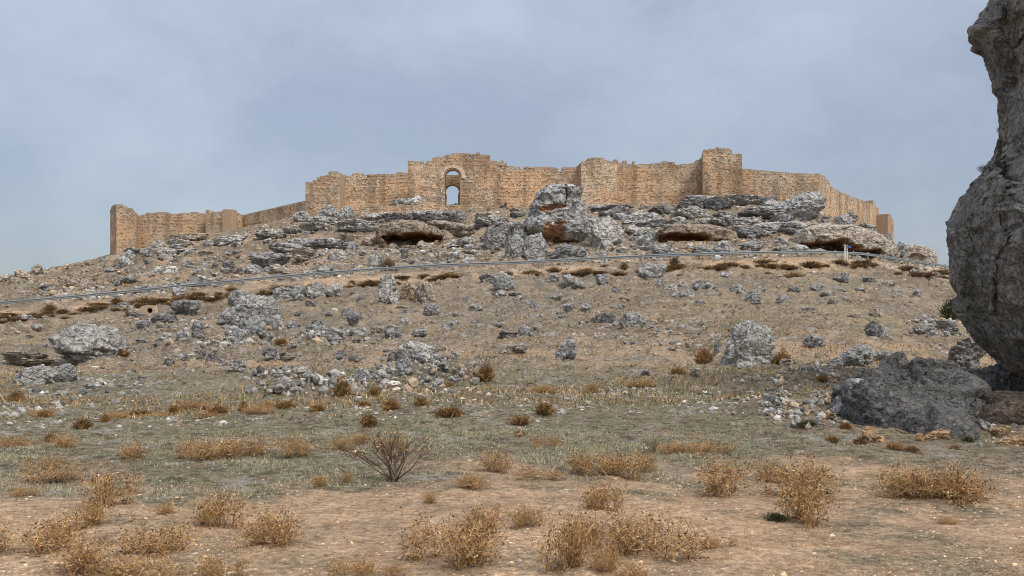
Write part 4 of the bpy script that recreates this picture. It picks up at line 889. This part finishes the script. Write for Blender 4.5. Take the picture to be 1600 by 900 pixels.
sz = np.clip(np.exp(rs.normal(math.log(0.42), 0.5, len(P_))), 0, 1.0)
stones('scattered_stones', 'broken limestone littering the slope between the road and castle', P_, sz, stone_cols(len(P_), rs, 0.3))
P_ = scatter(18000, 5.5, 22, lambda X, Y: np.clip(0.5 + 1.2 * fbm(X * 0.6, Y * 0.6, o=3, seed=130), 0.1, 1))
sz = np.exp(rs.normal(math.log(0.017), 0.55, len(P_)))
stones('gravel', 'small pale gravel strewn over the bare earth in front', P_, sz, stone_cols(len(P_), rs, 0.5) * [1.3, 1.15, .98])
P_ = scatter(17000, 5.5, 13, lambda X, Y: np.clip(0.6 + 0.8 * fbm(X * 0.9, Y * 0.9, o=3, seed=135), 0.1, 1))
sz = np.exp(rs.normal(math.log(0.015), 0.5, len(P_)))
stones('earth_clods', 'crumbs of dry orange earth covering the bare ground in front', P_, sz, np.array([0.46, 0.31, 0.19]) * np.exp(rs.normal(0, .35, (len(P_), 1))))
def heap(label, poly, n, s_m, seed, lift=0.0, tan=0.12):
    n = int(n * 1.15); rs2 = np.random.RandomState(seed); pts_ = []
    xs = [p[0] for p in poly]; ys = [p[1] for p in poly]; cx_, cy_ = (min(xs) + max(xs)) / 2, (min(ys) + max(ys)) / 2
    m_ = n * 14; px = rs2.uniform(min(xs) - 25, max(xs) + 25, m_); row = rs2.uniform(min(ys) - 8, max(ys) + 8, m_)
    q_ = 1.0 + 0.35 * rs2.rand(m_) ** 2
    ok = inpoly(cx_ + (px - cx_) / q_, cy_ + (row - cy_) / q_, poly) & (rs2.rand(m_) < 0.35 + 1.6 * fbm(px * .05, row * .12, o=3, seed=seed))
    for a_, b_ in list(zip(px[ok], row[ok]))[:n]:
        X, Y, Z = ground(a_, b_); pts_.append((X, Y, Z + rs2.uniform(-.03, lift)))
    pts_ = np.array(pts_); n = len(pts_); s_ = np.clip(np.exp(rs2.normal(math.log(s_m * .62), 0.6, n)), 0, s_m * 1.9)
    stones('rubble', label, pts_, s_, stone_cols(n, rs2, tan) * .9, sub=1, seed=seed, flat=0.8)
heap('heap of broken pale stones around the dome rock', [(600, 560), (700, 552), (745, 575), (740, 602), (690, 612), (600, 606)], 420, 0.17, 1, 0.25)
heap('stones of the broken dry-stone ledge left of the heap', [(392, 592), (430, 586), (520, 588), (560, 600), (560, 616), (400, 616)], 330, 0.19, 2, 0.25)
heap('scree of loose stones left of the huge wedge rock', [(1180, 590), (1240, 566), (1330, 560), (1360, 590), (1330, 640), (1280, 665), (1170, 640)], 900, 0.11, 3, 0.08, 0.25)
heap('rubble strewn round the foot of the big lumpy outcrop', [(240, 500), (340, 500), (440, 520), (600, 508), (610, 530), (420, 545), (260, 540)], 380, 0.34, 4, 0.15)
heap('pile of grey rubble on the right slope beside the cliff', [(1420, 505), (1455, 498), (1512, 510), (1512, 526), (1425, 526)], 190, 0.26, 5, 0.2)
heap('stones lying in the shade below the cliff', [(1480, 640), (1530, 600), (1600, 610), (1600, 690), (1500, 692)], 200, 0.1, 6, 0.03, 0.3)
heap('pebbly patch on the right in front of the cliff', [(1450, 725), (1600, 715), (1600, 775), (1500, 770)], 160, 0.045, 7, 0.0, 0.2)
heap('band of small rubble across the middle of the slope', [(840, 488), (960, 490), (1120, 520), (1110, 545), (960, 540), (860, 520)], 300, 0.24, 8, 0.1)
heap('rubble strewn below the largest pale boulder on the left', [(0, 600), (60, 605), (200, 560), (340, 540), (330, 580), (120, 640), (0, 645)], 320, 0.17, 9, 0.06)

# ---------------------------------------------------------------- dry vegetation
class Soup:
    def __init__(s): s.V = []; s.C = []; s.n = 0
    def tri(s, a, b_, c_, col):
        s.V.append(np.stack([a, b_, c_], 1).reshape(-1, 3)); s.C.append(np.repeat(col, 3, 0))
    def ribbon(s, p, q, w_, col, rs):
        """thin strips p->q"""
        d_ = q - p; sd = np.cross(d_, rs.normal(size=d_.shape)); sd /= np.linalg.norm(sd, axis=1, keepdims=True) + 1e-9; sd = sd * np.asarray(w_).reshape(-1, 1)
        s.tri(p - sd, p + sd, q + sd * .6, col); s.tri(p - sd, q + sd * .6, q - sd * .6, col)
    def mesh(s, name, mat):
        V = np.concatenate(s.V); C_ = np.concatenate(s.C); return mesh_np(name, V, np.arange(len(V)).reshape(-1, 3), mat, col=C_)
STRAW = np.array([0.58, 0.41, 0.21]); GOLD = np.array([0.49, 0.265, 0.095]); BRN = np.array([0.20, 0.115, 0.055]); DRK = np.array([0.10, 0.06, 0.035]); RUST = np.array([0.30, 0.13, 0.05])
def colmix(rs, n, cols, p):
    return np.array(cols)[rs.choice(len(cols), n, p=p)] * rs.uniform(0.75, 1.25, (n, 1))
def thistle(seed, brown=0.0, nst=None):
    nst = nst or [70, 110, 150, 90][seed % 4]
    """unit plant: radius about 1, height about 1.3"""
    rs = np.random.RandomState(seed)
    nb = rs.randint(5, 9); cen = np.stack([rs.uniform(-.75, .75, nb), rs.uniform(-.6, .6, nb), np.zeros(nb)], 1)
    S = Soup(); Lf = Soup(); Hd = Soup()
    b0 = cen[rs.randint(0, nb, nst)] + rs.normal(0, .06, (nst, 3)) * [1, 1, 0]
    az = rs.uniform(0, 6.28, nst); ln = rs.uniform(0.5, 1.15, nst) * rs.uniform(0.7, 1.0, nst)
    out_ = rs.uniform(0.05, 0.85, nst); ln = ln * np.repeat(rs.uniform(.55, 1.15, nst // 10 + 1), 10)[:nst]; ln *= np.clip(1.15 - 0.42 * out_, .4, 1)
    tip = b0 + np.stack([np.cos(az) * out_ * 0.75, np.sin(az) * out_ * 0.75, ln], 1) * [1, 1, 1.05]
    mid = (b0 + tip) / 2 + rs.normal(0, .05, (nst, 3)) + [0, 0, .08]
    cs = colmix(rs, nst, [STRAW, GOLD, BRN], [.4, .3, .3])
    S.ribbon(b0, mid, 0.009, cs, rs); S.ribbon(mid, tip, 0.007, cs, rs)
    tips = [tip]
    for lev in range(2):
        base_ = np.concatenate([mid, tip]) if lev == 0 else tips[-1]
        m_ = len(base_) * 2; q0 = np.repeat(base_, 2, 0)
        q1 = q0 + rs.normal(0, .17 / (lev + 1), (m_, 3)) + [0, 0, .12 / (lev + 1)]
        cc_ = colmix(rs, m_, [STRAW, GOLD, BRN], [.35, .35, .3]); S.ribbon(q0, q1, 0.006, cc_, rs); tips.append(q1)
    allp = np.concatenate(tips[1:])
    # spiny curled leaves
    m_ = 900; k = rs.randint(0, len(allp), m_); p_ = allp[k] + rs.normal(0, .06, (m_, 3)); p_[:, 2] = np.abs(p_[:, 2])
    d_ = rs.normal(size=(m_, 3)); d_ /= np.linalg.norm(d_, axis=1, keepdims=True); d_ *= rs.uniform(.05, .12, (m_, 1))
    e_ = np.cross(d_, rs.normal(size=(m_, 3))) * 0.0 + rs.normal(0, .018, (m_, 3))
    Lf.tri(p_, p_ + d_ * .5 + e_, p_ + d_, colmix(rs, m_, [STRAW, GOLD, BRN, DRK], [.24 - .14 * brown, .38 - .16 * brown, .24 + .18 * brown, .14 + .12 * brown]))
    m2 = 350; p_ = b0[rs.randint(0, nst, m2)] + rs.normal(0, .2, (m2, 3)); p_[:, 2] = np.abs(p_[:, 2]) * 0.9
    d_ = rs.normal(size=(m2, 3)) * [.09, .09, .06]
    Lf.tri(p_, p_ + d_ * .5 + rs.normal(0, .02, (m2, 3)), p_ + d_, colmix(rs, m2, [GOLD, BRN, DRK], [.3, .4, .3]))
    # seed heads: little spiky balls
    hp = allp[rs.choice(len(allp), 130, replace=False)]; r_ = rs.uniform(.022, .036, 130)[:, None]
    ax = np.array([(1, 0, 0), (0, 1, 0), (-1, 0, 0), (0, -1, 0)], float)
    hc = colmix(rs, 130, [BRN, GOLD, DRK], [.4, .3, .3])
    for i_ in range(4):
        for z_ in (1, -1): Hd.tri(hp + ax[i_] * r_, hp + ax[(i_ + 1) % 4] * r_, hp + np.array([0, 0, 1.1 * z_]) * r_, hc)
    return [('stems', S.mesh('stems', M_PLANT)), ('leaves', Lf.mesh('leaves', M_PLANT)), ('seed_heads', Hd.mesh('seed_heads', M_PLANT))]
THV = [thistle(200 + i_, brown=(i_ % 3) * 0.6) for i_ in range(10)]
for e_ in THV:
    pass
def plant(name, parts, label, cat, px, row, wpx, hpx, group=None, stuffed=False, flat=1.0):
    X, Y, Z = ground(px, row)
    r_ = wpx / F * Y / 2; hz = hpx / F * Y
    o = empty(name, (X, Y, Z - 0.01), rr_.uniform(0, 6.28)); tag(o, label, cat, group)
    o.scale = (r_ * 1.45, r_ * 1.2, hz / 1.32)
    for nm, me in parts: obj(nm, me, o)
    return o
THIST = [(176,795,60,72),(130,822,55,45),(85,752,70,32),(45,866,95,65),(150,893,100,55),(245,866,80,55),(358,822,60,62),(435,853,80,60),(302,718,50,38),(208,716,50,30),(380,713,85,36),(455,713,48,32),(258,806,28,22),(40,775,34,18),(495,762,30,22),(235,905,90,40),(350,900,50,45),
 (770,738,48,42),(728,766,42,24),(675,786,28,20),(690,876,95,80),(757,841,62,55),(822,822,44,42),(872,888,80,90),(538,757,22,18),(545,902,50,35),(565,692,40,20),(905,850,60,50),(955,798,52,52),(912,742,44,44),(980,748,68,46),(1035,868,110,70),(950,888,40,45),(1140,774,70,66),(1060,710,60,22),(1110,706,50,22),
 (1232,775,90,68),(1262,820,90,70),(1205,752,40,40),(1410,780,95,52),(1498,788,95,58),(1455,782,60,50),(1485,820,28,15),(525,702,40,26),(600,700,36,22),(850,700,30,24),(840,748,50,24),(1010,735,40,30),(20,700,40,22),(110,700,46,24),(70,735,40,26),(930,612,20,16),(860,615,40,14),(1000,604,44,14),(300,640,40,16),(400,648,44,18),(330,655,30,14),(420,640,34,14),(240,650,30,12),(60,650,36,16),(180,655,34,14),(990,900,60,30),(1125,860,40,22),(620,898,40,24)]
def ordw(i_): return ['first', 'second', 'third', 'fourth', 'fifth', 'sixth', 'seventh', 'eighth', 'ninth', 'tenth', 'eleventh', 'twelfth', 'thirteenth', 'fourteenth', 'fifteenth', 'sixteenth', 'seventeenth', 'eighteenth', 'nineteenth', 'twentieth', 'twenty-first', 'twenty-second', 'twenty-third', 'twenty-fourth', 'twenty-fifth'][i_] if i_ < 25 else str(i_ + 1) + 'th'
bands = [(835, 999, 'along the bottom edge'), (780, 835, 'on the bare orange earth'), (725, 780, 'where bare earth meets the pale grass'), (670, 725, 'in the pale grass band'), (0, 670, 'among the tussocks on the green strip')]
for y0, y1, where in bands:
    L_ = sorted([q for q in THIST if y0 <= q[1] < y1]); n_ = len(L_)
    for i_, q in enumerate(L_):
        sz_ = 'broad' if q[2] > 75 else 'small' if q[2] < 42 else 'round'
        side = f'{ordw(i_)} from the left' if i_ < n_ - i_ else (f'{ordw(n_ - 1 - i_)} from the right' if i_ < n_ - 1 else 'furthest right')
        plant('thistle_bush', THV[rr_.randrange(10)], f'{sz_} dry golden thistle {side} {where}', 'thistle', q[0], q[1], q[2] * 1.05, q[3], 'dry thistles in the foreground')

def tussock(seed, cols, p, n=420, twiggy=0.0):
    rs = np.random.RandomState(seed); S = Soup()
    b0 = rs.normal(0, .28, (n, 3)) * [1, 1, 0]; az = rs.uniform(0, 6.28, n); o_ = rs.uniform(0, 1, n) ** .7
    h_ = np.sqrt(np.clip(1.05 - o_ ** 2, 0.05, 1)) * rs.uniform(.6, 1.0, n)
    tip = b0 * 0.6 + np.stack([np.cos(az) * o_, np.sin(az) * o_, h_], 1)
    mid = (b0 + tip) / 2 + [0, 0, .08]
    c_ = colmix(rs, n, cols, p)
    S.ribbon(b0, mid, .018, c_ * .8, rs); S.tri(mid - .016, mid + .016, tip, c_)
    m_ = int(n * .9); k = rs.randint(0, n, m_); f_ = rs.uniform(.3, 1, (m_, 1)); pp = b0[k] * (1 - f_) + tip[k] * f_
    S.tri(pp, pp + rs.normal(0, .07, (m_, 3)), pp + rs.normal(0, .09, (m_, 3)), colmix(rs, m_, cols, p))
    return S.mesh('tussock_shape', M_PLANT)
OLV = np.array([0.165, 0.125, 0.05]); GRN = np.array([0.07, 0.085, 0.035])
TUS = [tussock(300 + i_, [OLV, BRN, GOLD, RUST], [.35, .3, .2, .15]) for i_ in range(5)]
SHR = [tussock(320 + i_, [OLV, BRN, RUST, DRK], [.42, .34, .10, .14], 260) for i_ in range(4)]
GRS = [tussock(340 + i_, [GRN, OLV, GRN * .7], [.5, .2, .3], 300) for i_ in range(2)]
def tuft(name, me, label, cat, px, row, wpx, hpx, group=None):
    X, Y, Z = ground(px, row); r_ = wpx / F * Y / 2
    o = obj(name, me, loc=(X, Y, Z - 0.02)); o.scale = (r_ * 1.05, r_ * .8, hpx / F * Y); o.rotation_euler.z = rr_.uniform(0, 6.28) if abs(wpx) < 60 else 0
    tag(o, label, cat, group); return o
TUSS = [(1345,694,32,14),(1398,704,36,15),(1424,706,28,12),(1322,672,28,14),(1492,704,22,10),(1300,652,22,12),(1285,600,24,12),(130,670,38,24),(165,662,20,18),(218,648,40,14),(275,645,30,14),(340,650,34,22),(380,645,20,20),(445,640,38,16),(497,644,36,16),(534,620,42,34),(568,637,30,12),(585,616,24,18),(612,641,40,24),(657,635,36,20),(577,667,38,26),(700,654,55,20),(758,598,42,34),(812,663,40,20),(850,651,46,24),(78,690,28,20),(25,628,34,26),(70,652,30,16),(1101,562,35,30),(1060,584,34,14),(1085,587,20,12),(1220,570,38,28),(702,603,30,16),(190,560,34,16),(1240,433,34,9),(440,540,30,14),(705,432,50,10),(1300,690,30,12)]
L_ = sorted(TUSS)
for q in L_:
    tuft('grass_tussock', TUS[rr_.randrange(5)], auto_label(q[0], q[1], 'broad brown' if q[2] > 37 else 'small brown' if q[2] < 28 else 'rounded brown', 'tussock'), 'tussock', q[0], q[1], q[2], q[3], 'brown tussocks on the slope')
tuft('dark_bush', GRS[0], 'dark green bush growing against the left side of the cliff', 'bush', 1484, 500, 42, 42)
tuft('dark_bush', SHR[0], 'dark leafless bush just above the rail below the left cave', 'bush', 606, 420, 30, 20)
tuft('dark_bush', GRS[1], 'small dark shrub at the foot of the wall beside the tallest tower', 'bush', 1086, 320, 11, 17)
tuft('green_weed', GRS[0], 'dark green weed under the golden thistles right of centre', 'plant', 1212, 812, 50, 18)
tuft('green_weed', GRS[1], 'low green weed in front of the scree slope', 'plant', 1262, 668, 40, 12)
tuft('green_weed', GRS[1], 'green weed beside the foot of the wedge rock', 'plant', 1512, 692, 34, 12)
i_ = 0
SHR_X = []
px = -4.0
while px < 1478:
    for rep in range(2):
        if rr_.random() < (0.85 if px < 450 else 0.55 if px > 560 else 0.35):
            rw = float(np.interp(px, RPX, RRW)) + rr_.uniform(8, 24 if px < 430 else 19)
            SHR_X.append((px + rr_.uniform(-8, 8), rw, rr_.uniform(16, 50), rr_.uniform(5, 13)))
    px += 18
for q in sorted(SHR_X):
    tuft('low_shrub', SHR[rr_.randrange(4)], auto_label(q[0], q[1], 'brown', 'shrub'), 'shrub', *q, 'low shrubs on the bank below the guardrail')

# bare twiggy bush
def twiggy(seed):
    rs = np.random.RandomState(seed); S = Soup(); Lf = Soup(); lev = []
    n = 26; az = rs.uniform(0, 6.28, n); o_ = rs.uniform(.1, 1.0, n)
    p = rs.normal(0, .04, (n, 3)) * [1, 1, 0]; d_ = np.stack([np.cos(az) * o_, np.sin(az) * o_, np.full(n, 1.0)], 1); d_ /= np.linalg.norm(d_, axis=1, keepdims=True)
    ln = rs.uniform(.38, .5, n); w_ = np.full(n, .014)
    for k in range(4):
        q = p + d_ * ln[:, None]; c_ = np.array([0.17, 0.12, 0.085]) * rs.uniform(.7, 1.5, (len(p), 1))
        S.ribbon(p, q, w_, c_, rs)
        f_ = 3 if k < 2 else 2
        p = np.repeat(q, f_, 0); d_ = np.repeat(d_, f_, 0) + rs.normal(0, .3, (len(p), 3)); d_[:, 2] += .1; d_ /= np.linalg.norm(d_, axis=1, keepdims=True)
        ln = np.repeat(ln, f_) * .68 * rs.uniform(.7, 1.2, len(p)); w_ = np.repeat(w_, f_) * .68
    k = rs.rand(len(p)) < .16; p = p[k]; m_ = len(p)
    Lf.tri(p, p + rs.normal(0, .03, (m_, 3)), p + rs.normal(0, .03, (m_, 3)), colmix(rs, m_, [GOLD, BRN, STRAW], [.5, .3, .2]))
    return S.mesh('twigs', M_PLANT), Lf.mesh('leaves', M_PLANT)
tw, lf = twiggy(5)
X, Y, Z = ground(615, 754)
o = empty('twiggy_bush', (X, Y, Z)); tag(o, 'bare twiggy bush spreading like a fan at the edge of the grass', 'bush')
r_ = 62 / F * Y; o.scale = (r_ * 2.0, r_ * 1.5, 78 / F * Y / 1.15); obj('twigs', tw, o); obj('leaves', lf, o)
for (px, row, wd, hh_, lab) in [(1003 + 20, 706, 44, 20, 'small reddish bare twigs beside the thistles in the pale grass'), (1502, 266, 26, 16, 'dry twigs sprouting from the shoulder of the cliff'), (1552, 206, 14, 16, 'tiny dry sprig higher on the cliff edge')]:
    if row > 600: X, Y, Z = ground(px, row)
    else:
        cv_ = np.array([v_.co[:] for v_ in cliff.data.vertices]) + np.array(cliff.location); pr_ = HZ - F * (cv_[:, 2] - EYE) / cv_[:, 1]; pp_ = 800 + F * cv_[:, 0] / cv_[:, 1]
        k_ = np.nonzero(np.abs(pr_ - row - 4) < 2)[0]; k_ = k_[np.argmin(pp_[k_])]; X, Y, Z = cv_[k_]; X += .03; Z -= .02
    o = empty('twiggy_plant', (X, Y, Z)); tag(o, lab, 'plant'); r_ = wd / 2 / F * Y; o.scale = (r_, r_, hh_ / F * Y / 1.1); obj('twigs', tw, o)

# grass, dry stubble and litter (stuff)
def blades(name, label, n, y0, y1, h0, h1, wid, cols, p, dens, seed):
    rs2 = np.random.RandomState(seed); Y = np.exp(rs2.uniform(math.log(y0), math.log(y1), n)); u = rs2.uniform(-.6, .6, n); X = u * Y
    k = rs2.rand(n) < dens(X, Y); X, Y = X[k], Y[k]; m_ = len(X); Z = H(X, Y)
    b0 = np.stack([X, Y, Z - .005], 1); h_ = rs2.uniform(h0, h1, m_); tip = b0 + np.stack([rs2.normal(0, .45, m_) * h_, rs2.normal(0, .45, m_) * h_, h_], 1)
    an = rs2.uniform(0, 3.14, m_); ww = np.stack([np.cos(an), np.sin(an), 0 * an], 1) * wid * rs2.uniform(.6, 1.4, (m_, 1)) * (Y / y0)[:, None] ** .6
    S = Soup(); S.tri(b0 - ww, b0 + ww, tip, colmix(rs2, m_, cols, p))
    o = obj(name, S.mesh(name, M_PLANT)); tag(o, label, 'grass', None, 'stuff')
PG = np.array([0.42, 0.39, 0.29]); GG = np.array([0.15, 0.165, 0.085]); GD = np.array([0.10, 0.13, 0.06])
gm = lambda X, Y: masks(X, Y)[:, 0]
blades('dry_grass', 'thin pale grass band beyond the bare earth', 150000, 11, 18, .02, .065, .0032, [PG * 1.05, STRAW * 1.15, GG], [.6, .22, .18], lambda X, Y: gm(X, Y) * np.clip(.5 + fbm(X * .5, Y * .9, o=3, seed=140) * 1.6, 0, 1), 1)
blades('green_grass', 'short greenish grass covering the foot of the slope', 130000, 14, 44, .012, .04, .006, [GG, GD, PG, STRAW], [.38, .22, .25, .15], lambda X, Y: gm(X, Y) * .8, 2)
blades('dry_stubble', 'straw coloured stubble scattered over the slope', 90000, 22, 108, .05, .16, .012, [STRAW, GOLD, OLV, BRN], [.3, .25, .25, .2], lambda X, Y: np.clip(.25 + fbm(X * .25, Y * .25, o=4, seed=150) * 1.4, 0, 1), 3)
blades('dry_stubble', 'dry stalks and litter on the bare earth in front', 45000, 5.5, 12.5, .006, .03, .0028, [STRAW, BRN, GD, GOLD], [.25, .3, .25, .2], lambda X, Y: np.clip(.25 + fbm(X * .8, Y * .8, o=3, seed=160) * 1.5, 0.02, 1), 4)

def tufts(name, label, n, y0, y1, sz_, cols, p, dens, seed):
    rs2 = np.random.RandomState(seed); Y = np.exp(rs2.uniform(math.log(y0), math.log(y1), n)); u = rs2.uniform(-.6, .6, n); X = u * Y
    ry, _ = road_u(X / Y); k = (rs2.rand(n) < dens(X, Y)) & ((Y < ry - .5) | (Y > ry + 8)); X, Y = X[k], Y[k]; m_ = len(X); Z = H(X, Y)
    b0 = np.repeat(np.stack([X, Y, Z - .02], 1), 9, 0); s_ = np.repeat(np.exp(rs2.normal(math.log(sz_), .35, m_)) * np.clip(Y / 75, .22, 1.1) if y0 < 100 and y0 > 10 else np.exp(rs2.normal(math.log(sz_), .35, m_)), 9)[:, None]; c_ = np.repeat(colmix(rs2, m_, cols, p), 9, 0) * rs2.uniform(.7, 1.3, (m_ * 9, 1))
    a_ = rs2.uniform(0, 6.28, m_ * 9); dr = np.stack([np.cos(a_), np.sin(a_), rs2.uniform(.5, 1.1, m_ * 9)], 1) * s_; sd = np.stack([-np.sin(a_), np.cos(a_), 0 * a_], 1) * s_ * .09
    S = Soup(); S.tri(b0 + dr * .1 - sd, b0 + dr * .1 + sd, b0 + dr * .62, c_)
    o = obj(name, S.mesh(name, M_PLANT)); tag(o, label, 'scrub', None, 'stuff')
tufts('low_scrub', 'tiny dark tufts of dry scrub all over the middle slope', 16000, 20, 108, .2, [BRN, OLV, DRK, GOLD, GRN], [.25, .3, .15, .15, .15], lambda X, Y: np.clip(.4 + fbm(X * .2, Y * .2, o=4, seed=170) * 1.5, .05, 1), 5)
tufts('low_scrub', 'tiny brown tufts of scrub between the rocks above the road', 9000, 112, 188, .42, [BRN, OLV, DRK, GOLD], [.3, .35, .15, .2], lambda X, Y: np.clip(.4 + fbm(X * .15, Y * .15, o=4, seed=180) * 1.5, .05, 1), 6)
tufts('small_weeds', 'small dead weeds scattered on the bare earth in front', 2500, 5.5, 20, .026, [BRN, GOLD, STRAW, GRN, RUST], [.25, .25, .25, .15, .1], lambda X, Y: np.clip(.4 + fbm(X * .6, Y * .6, o=3, seed=190) * 1.5, .05, 1), 7)

# ---------------------------------------------------------------- signpost and culvert
m_white, t, b = newmat('white_paint', .6); t.links.new(mix(t, noise(t, geo(t), 3, 3), (0.62, 0.65, 0.66), (0.75, 0.77, 0.77)), b.inputs['Base Color'])
m_blue, t, b = newmat('blue_paint', .5); b.inputs['Base Color'].default_value = (0.06, 0.11, 0.30, 1)
m_dk, t, b = newmat('dark_metal', .6); b.inputs['Base Color'].default_value = (0.12, 0.13, 0.13, 1)
X, Y, Z = ((1322 - 800) / F * 112.2, 112.2, 0); Z = float(H(np.array([X]), np.array([Y]))[0])
sg = empty('signpost', (X, Y, Z)); tag(sg, 'pale twin-legged signpost with a small blue plate behind the guardrail', 'signpost')
v, f = join([box_arrays(-.13, 0, 0.9, .12, .08, 2.0)]); obj('post', mesh_np('post', v, f, m_white), sg)
v, f = join([box_arrays(.12, 0, 0.9, .10, .08, 1.9)]); obj('post', mesh_np('post', v, f, m_white), sg)
v, f = join([box_arrays(.34, -.06, 1.62, .46, .03, .26)]); obj('sign_plate', mesh_np('sign_plate', v, f, m_blue), sg)
v, f = join([box_arrays(-.32, -.06, 1.80, .05, .03, .4), box_arrays(-.22, -.06, 1.72, .2, .03, .06), box_arrays(-.40, -.06, 1.62, .16, .03, .05)]); obj('bracket', mesh_np('bracket', v, f, m_dk), sg)
m_conc, t, b = newmat('concrete'); t.links.new(mix(t, noise(t, geo(t), 4, 5), (0.36, 0.25, 0.15), (0.52, 0.40, 0.27)), b.inputs['Base Color'])
X, Y, Z = ground(226, 491); cv = empty('culvert', (X, Y, Z)); tag(cv, 'tan concrete culvert mouth with a dark round pipe on the left bank', 'culvert')
k_ = Y / F
outl = [(-22, 0), (-4, 16), (6, 18), (14, 17), (18, 0)]; hole = [(8 + 4.2 * math.cos(R(a_)), 9 + 4.2 * math.sin(R(a_))) for a_ in range(0, 360, 24)]
rings = [outl, hole]; tr = tessellate_polygon([[Vector((a_, b_, 0)) for a_, b_ in r] for r in rings]); fl_ = np.array([q for r in rings for q in r]) * k_
V = np.concatenate([np.stack([fl_[:, 0], 0 * fl_[:, 0], fl_[:, 1] - .1], 1), np.stack([fl_[:, 0], 0 * fl_[:, 0] + .8, fl_[:, 1] - .1], 1)]); n = len(fl_)
T = np.array([list(q) for q in tr]); sd = []; o_ = 0
for r in rings:
    for q in range(len(r)): sd.append((o_ + q, o_ + (q + 1) % len(r), o_ + (q + 1) % len(r) + n, o_ + q + n))
    o_ += len(r)
obj('headwall', mesh_np('headwall', V, [T, T + n, np.array(sd)], m_conc), cv)
v = np.array([(8 * k_ + 4.0 * k_ * math.cos(R(a_)), y_, 9 * k_ - .1 + 4.0 * k_ * math.sin(R(a_))) for y_ in (.05, 2.0) for a_ in range(0, 360, 24)]); q = np.arange(15)
obj('pipe', mesh_np('pipe', v, [np.stack([q, (q + 1) % 15, (q + 1) % 15 + 15, q + 15], 1), (np.arange(15) + 15)[None]], m_dk), cv)
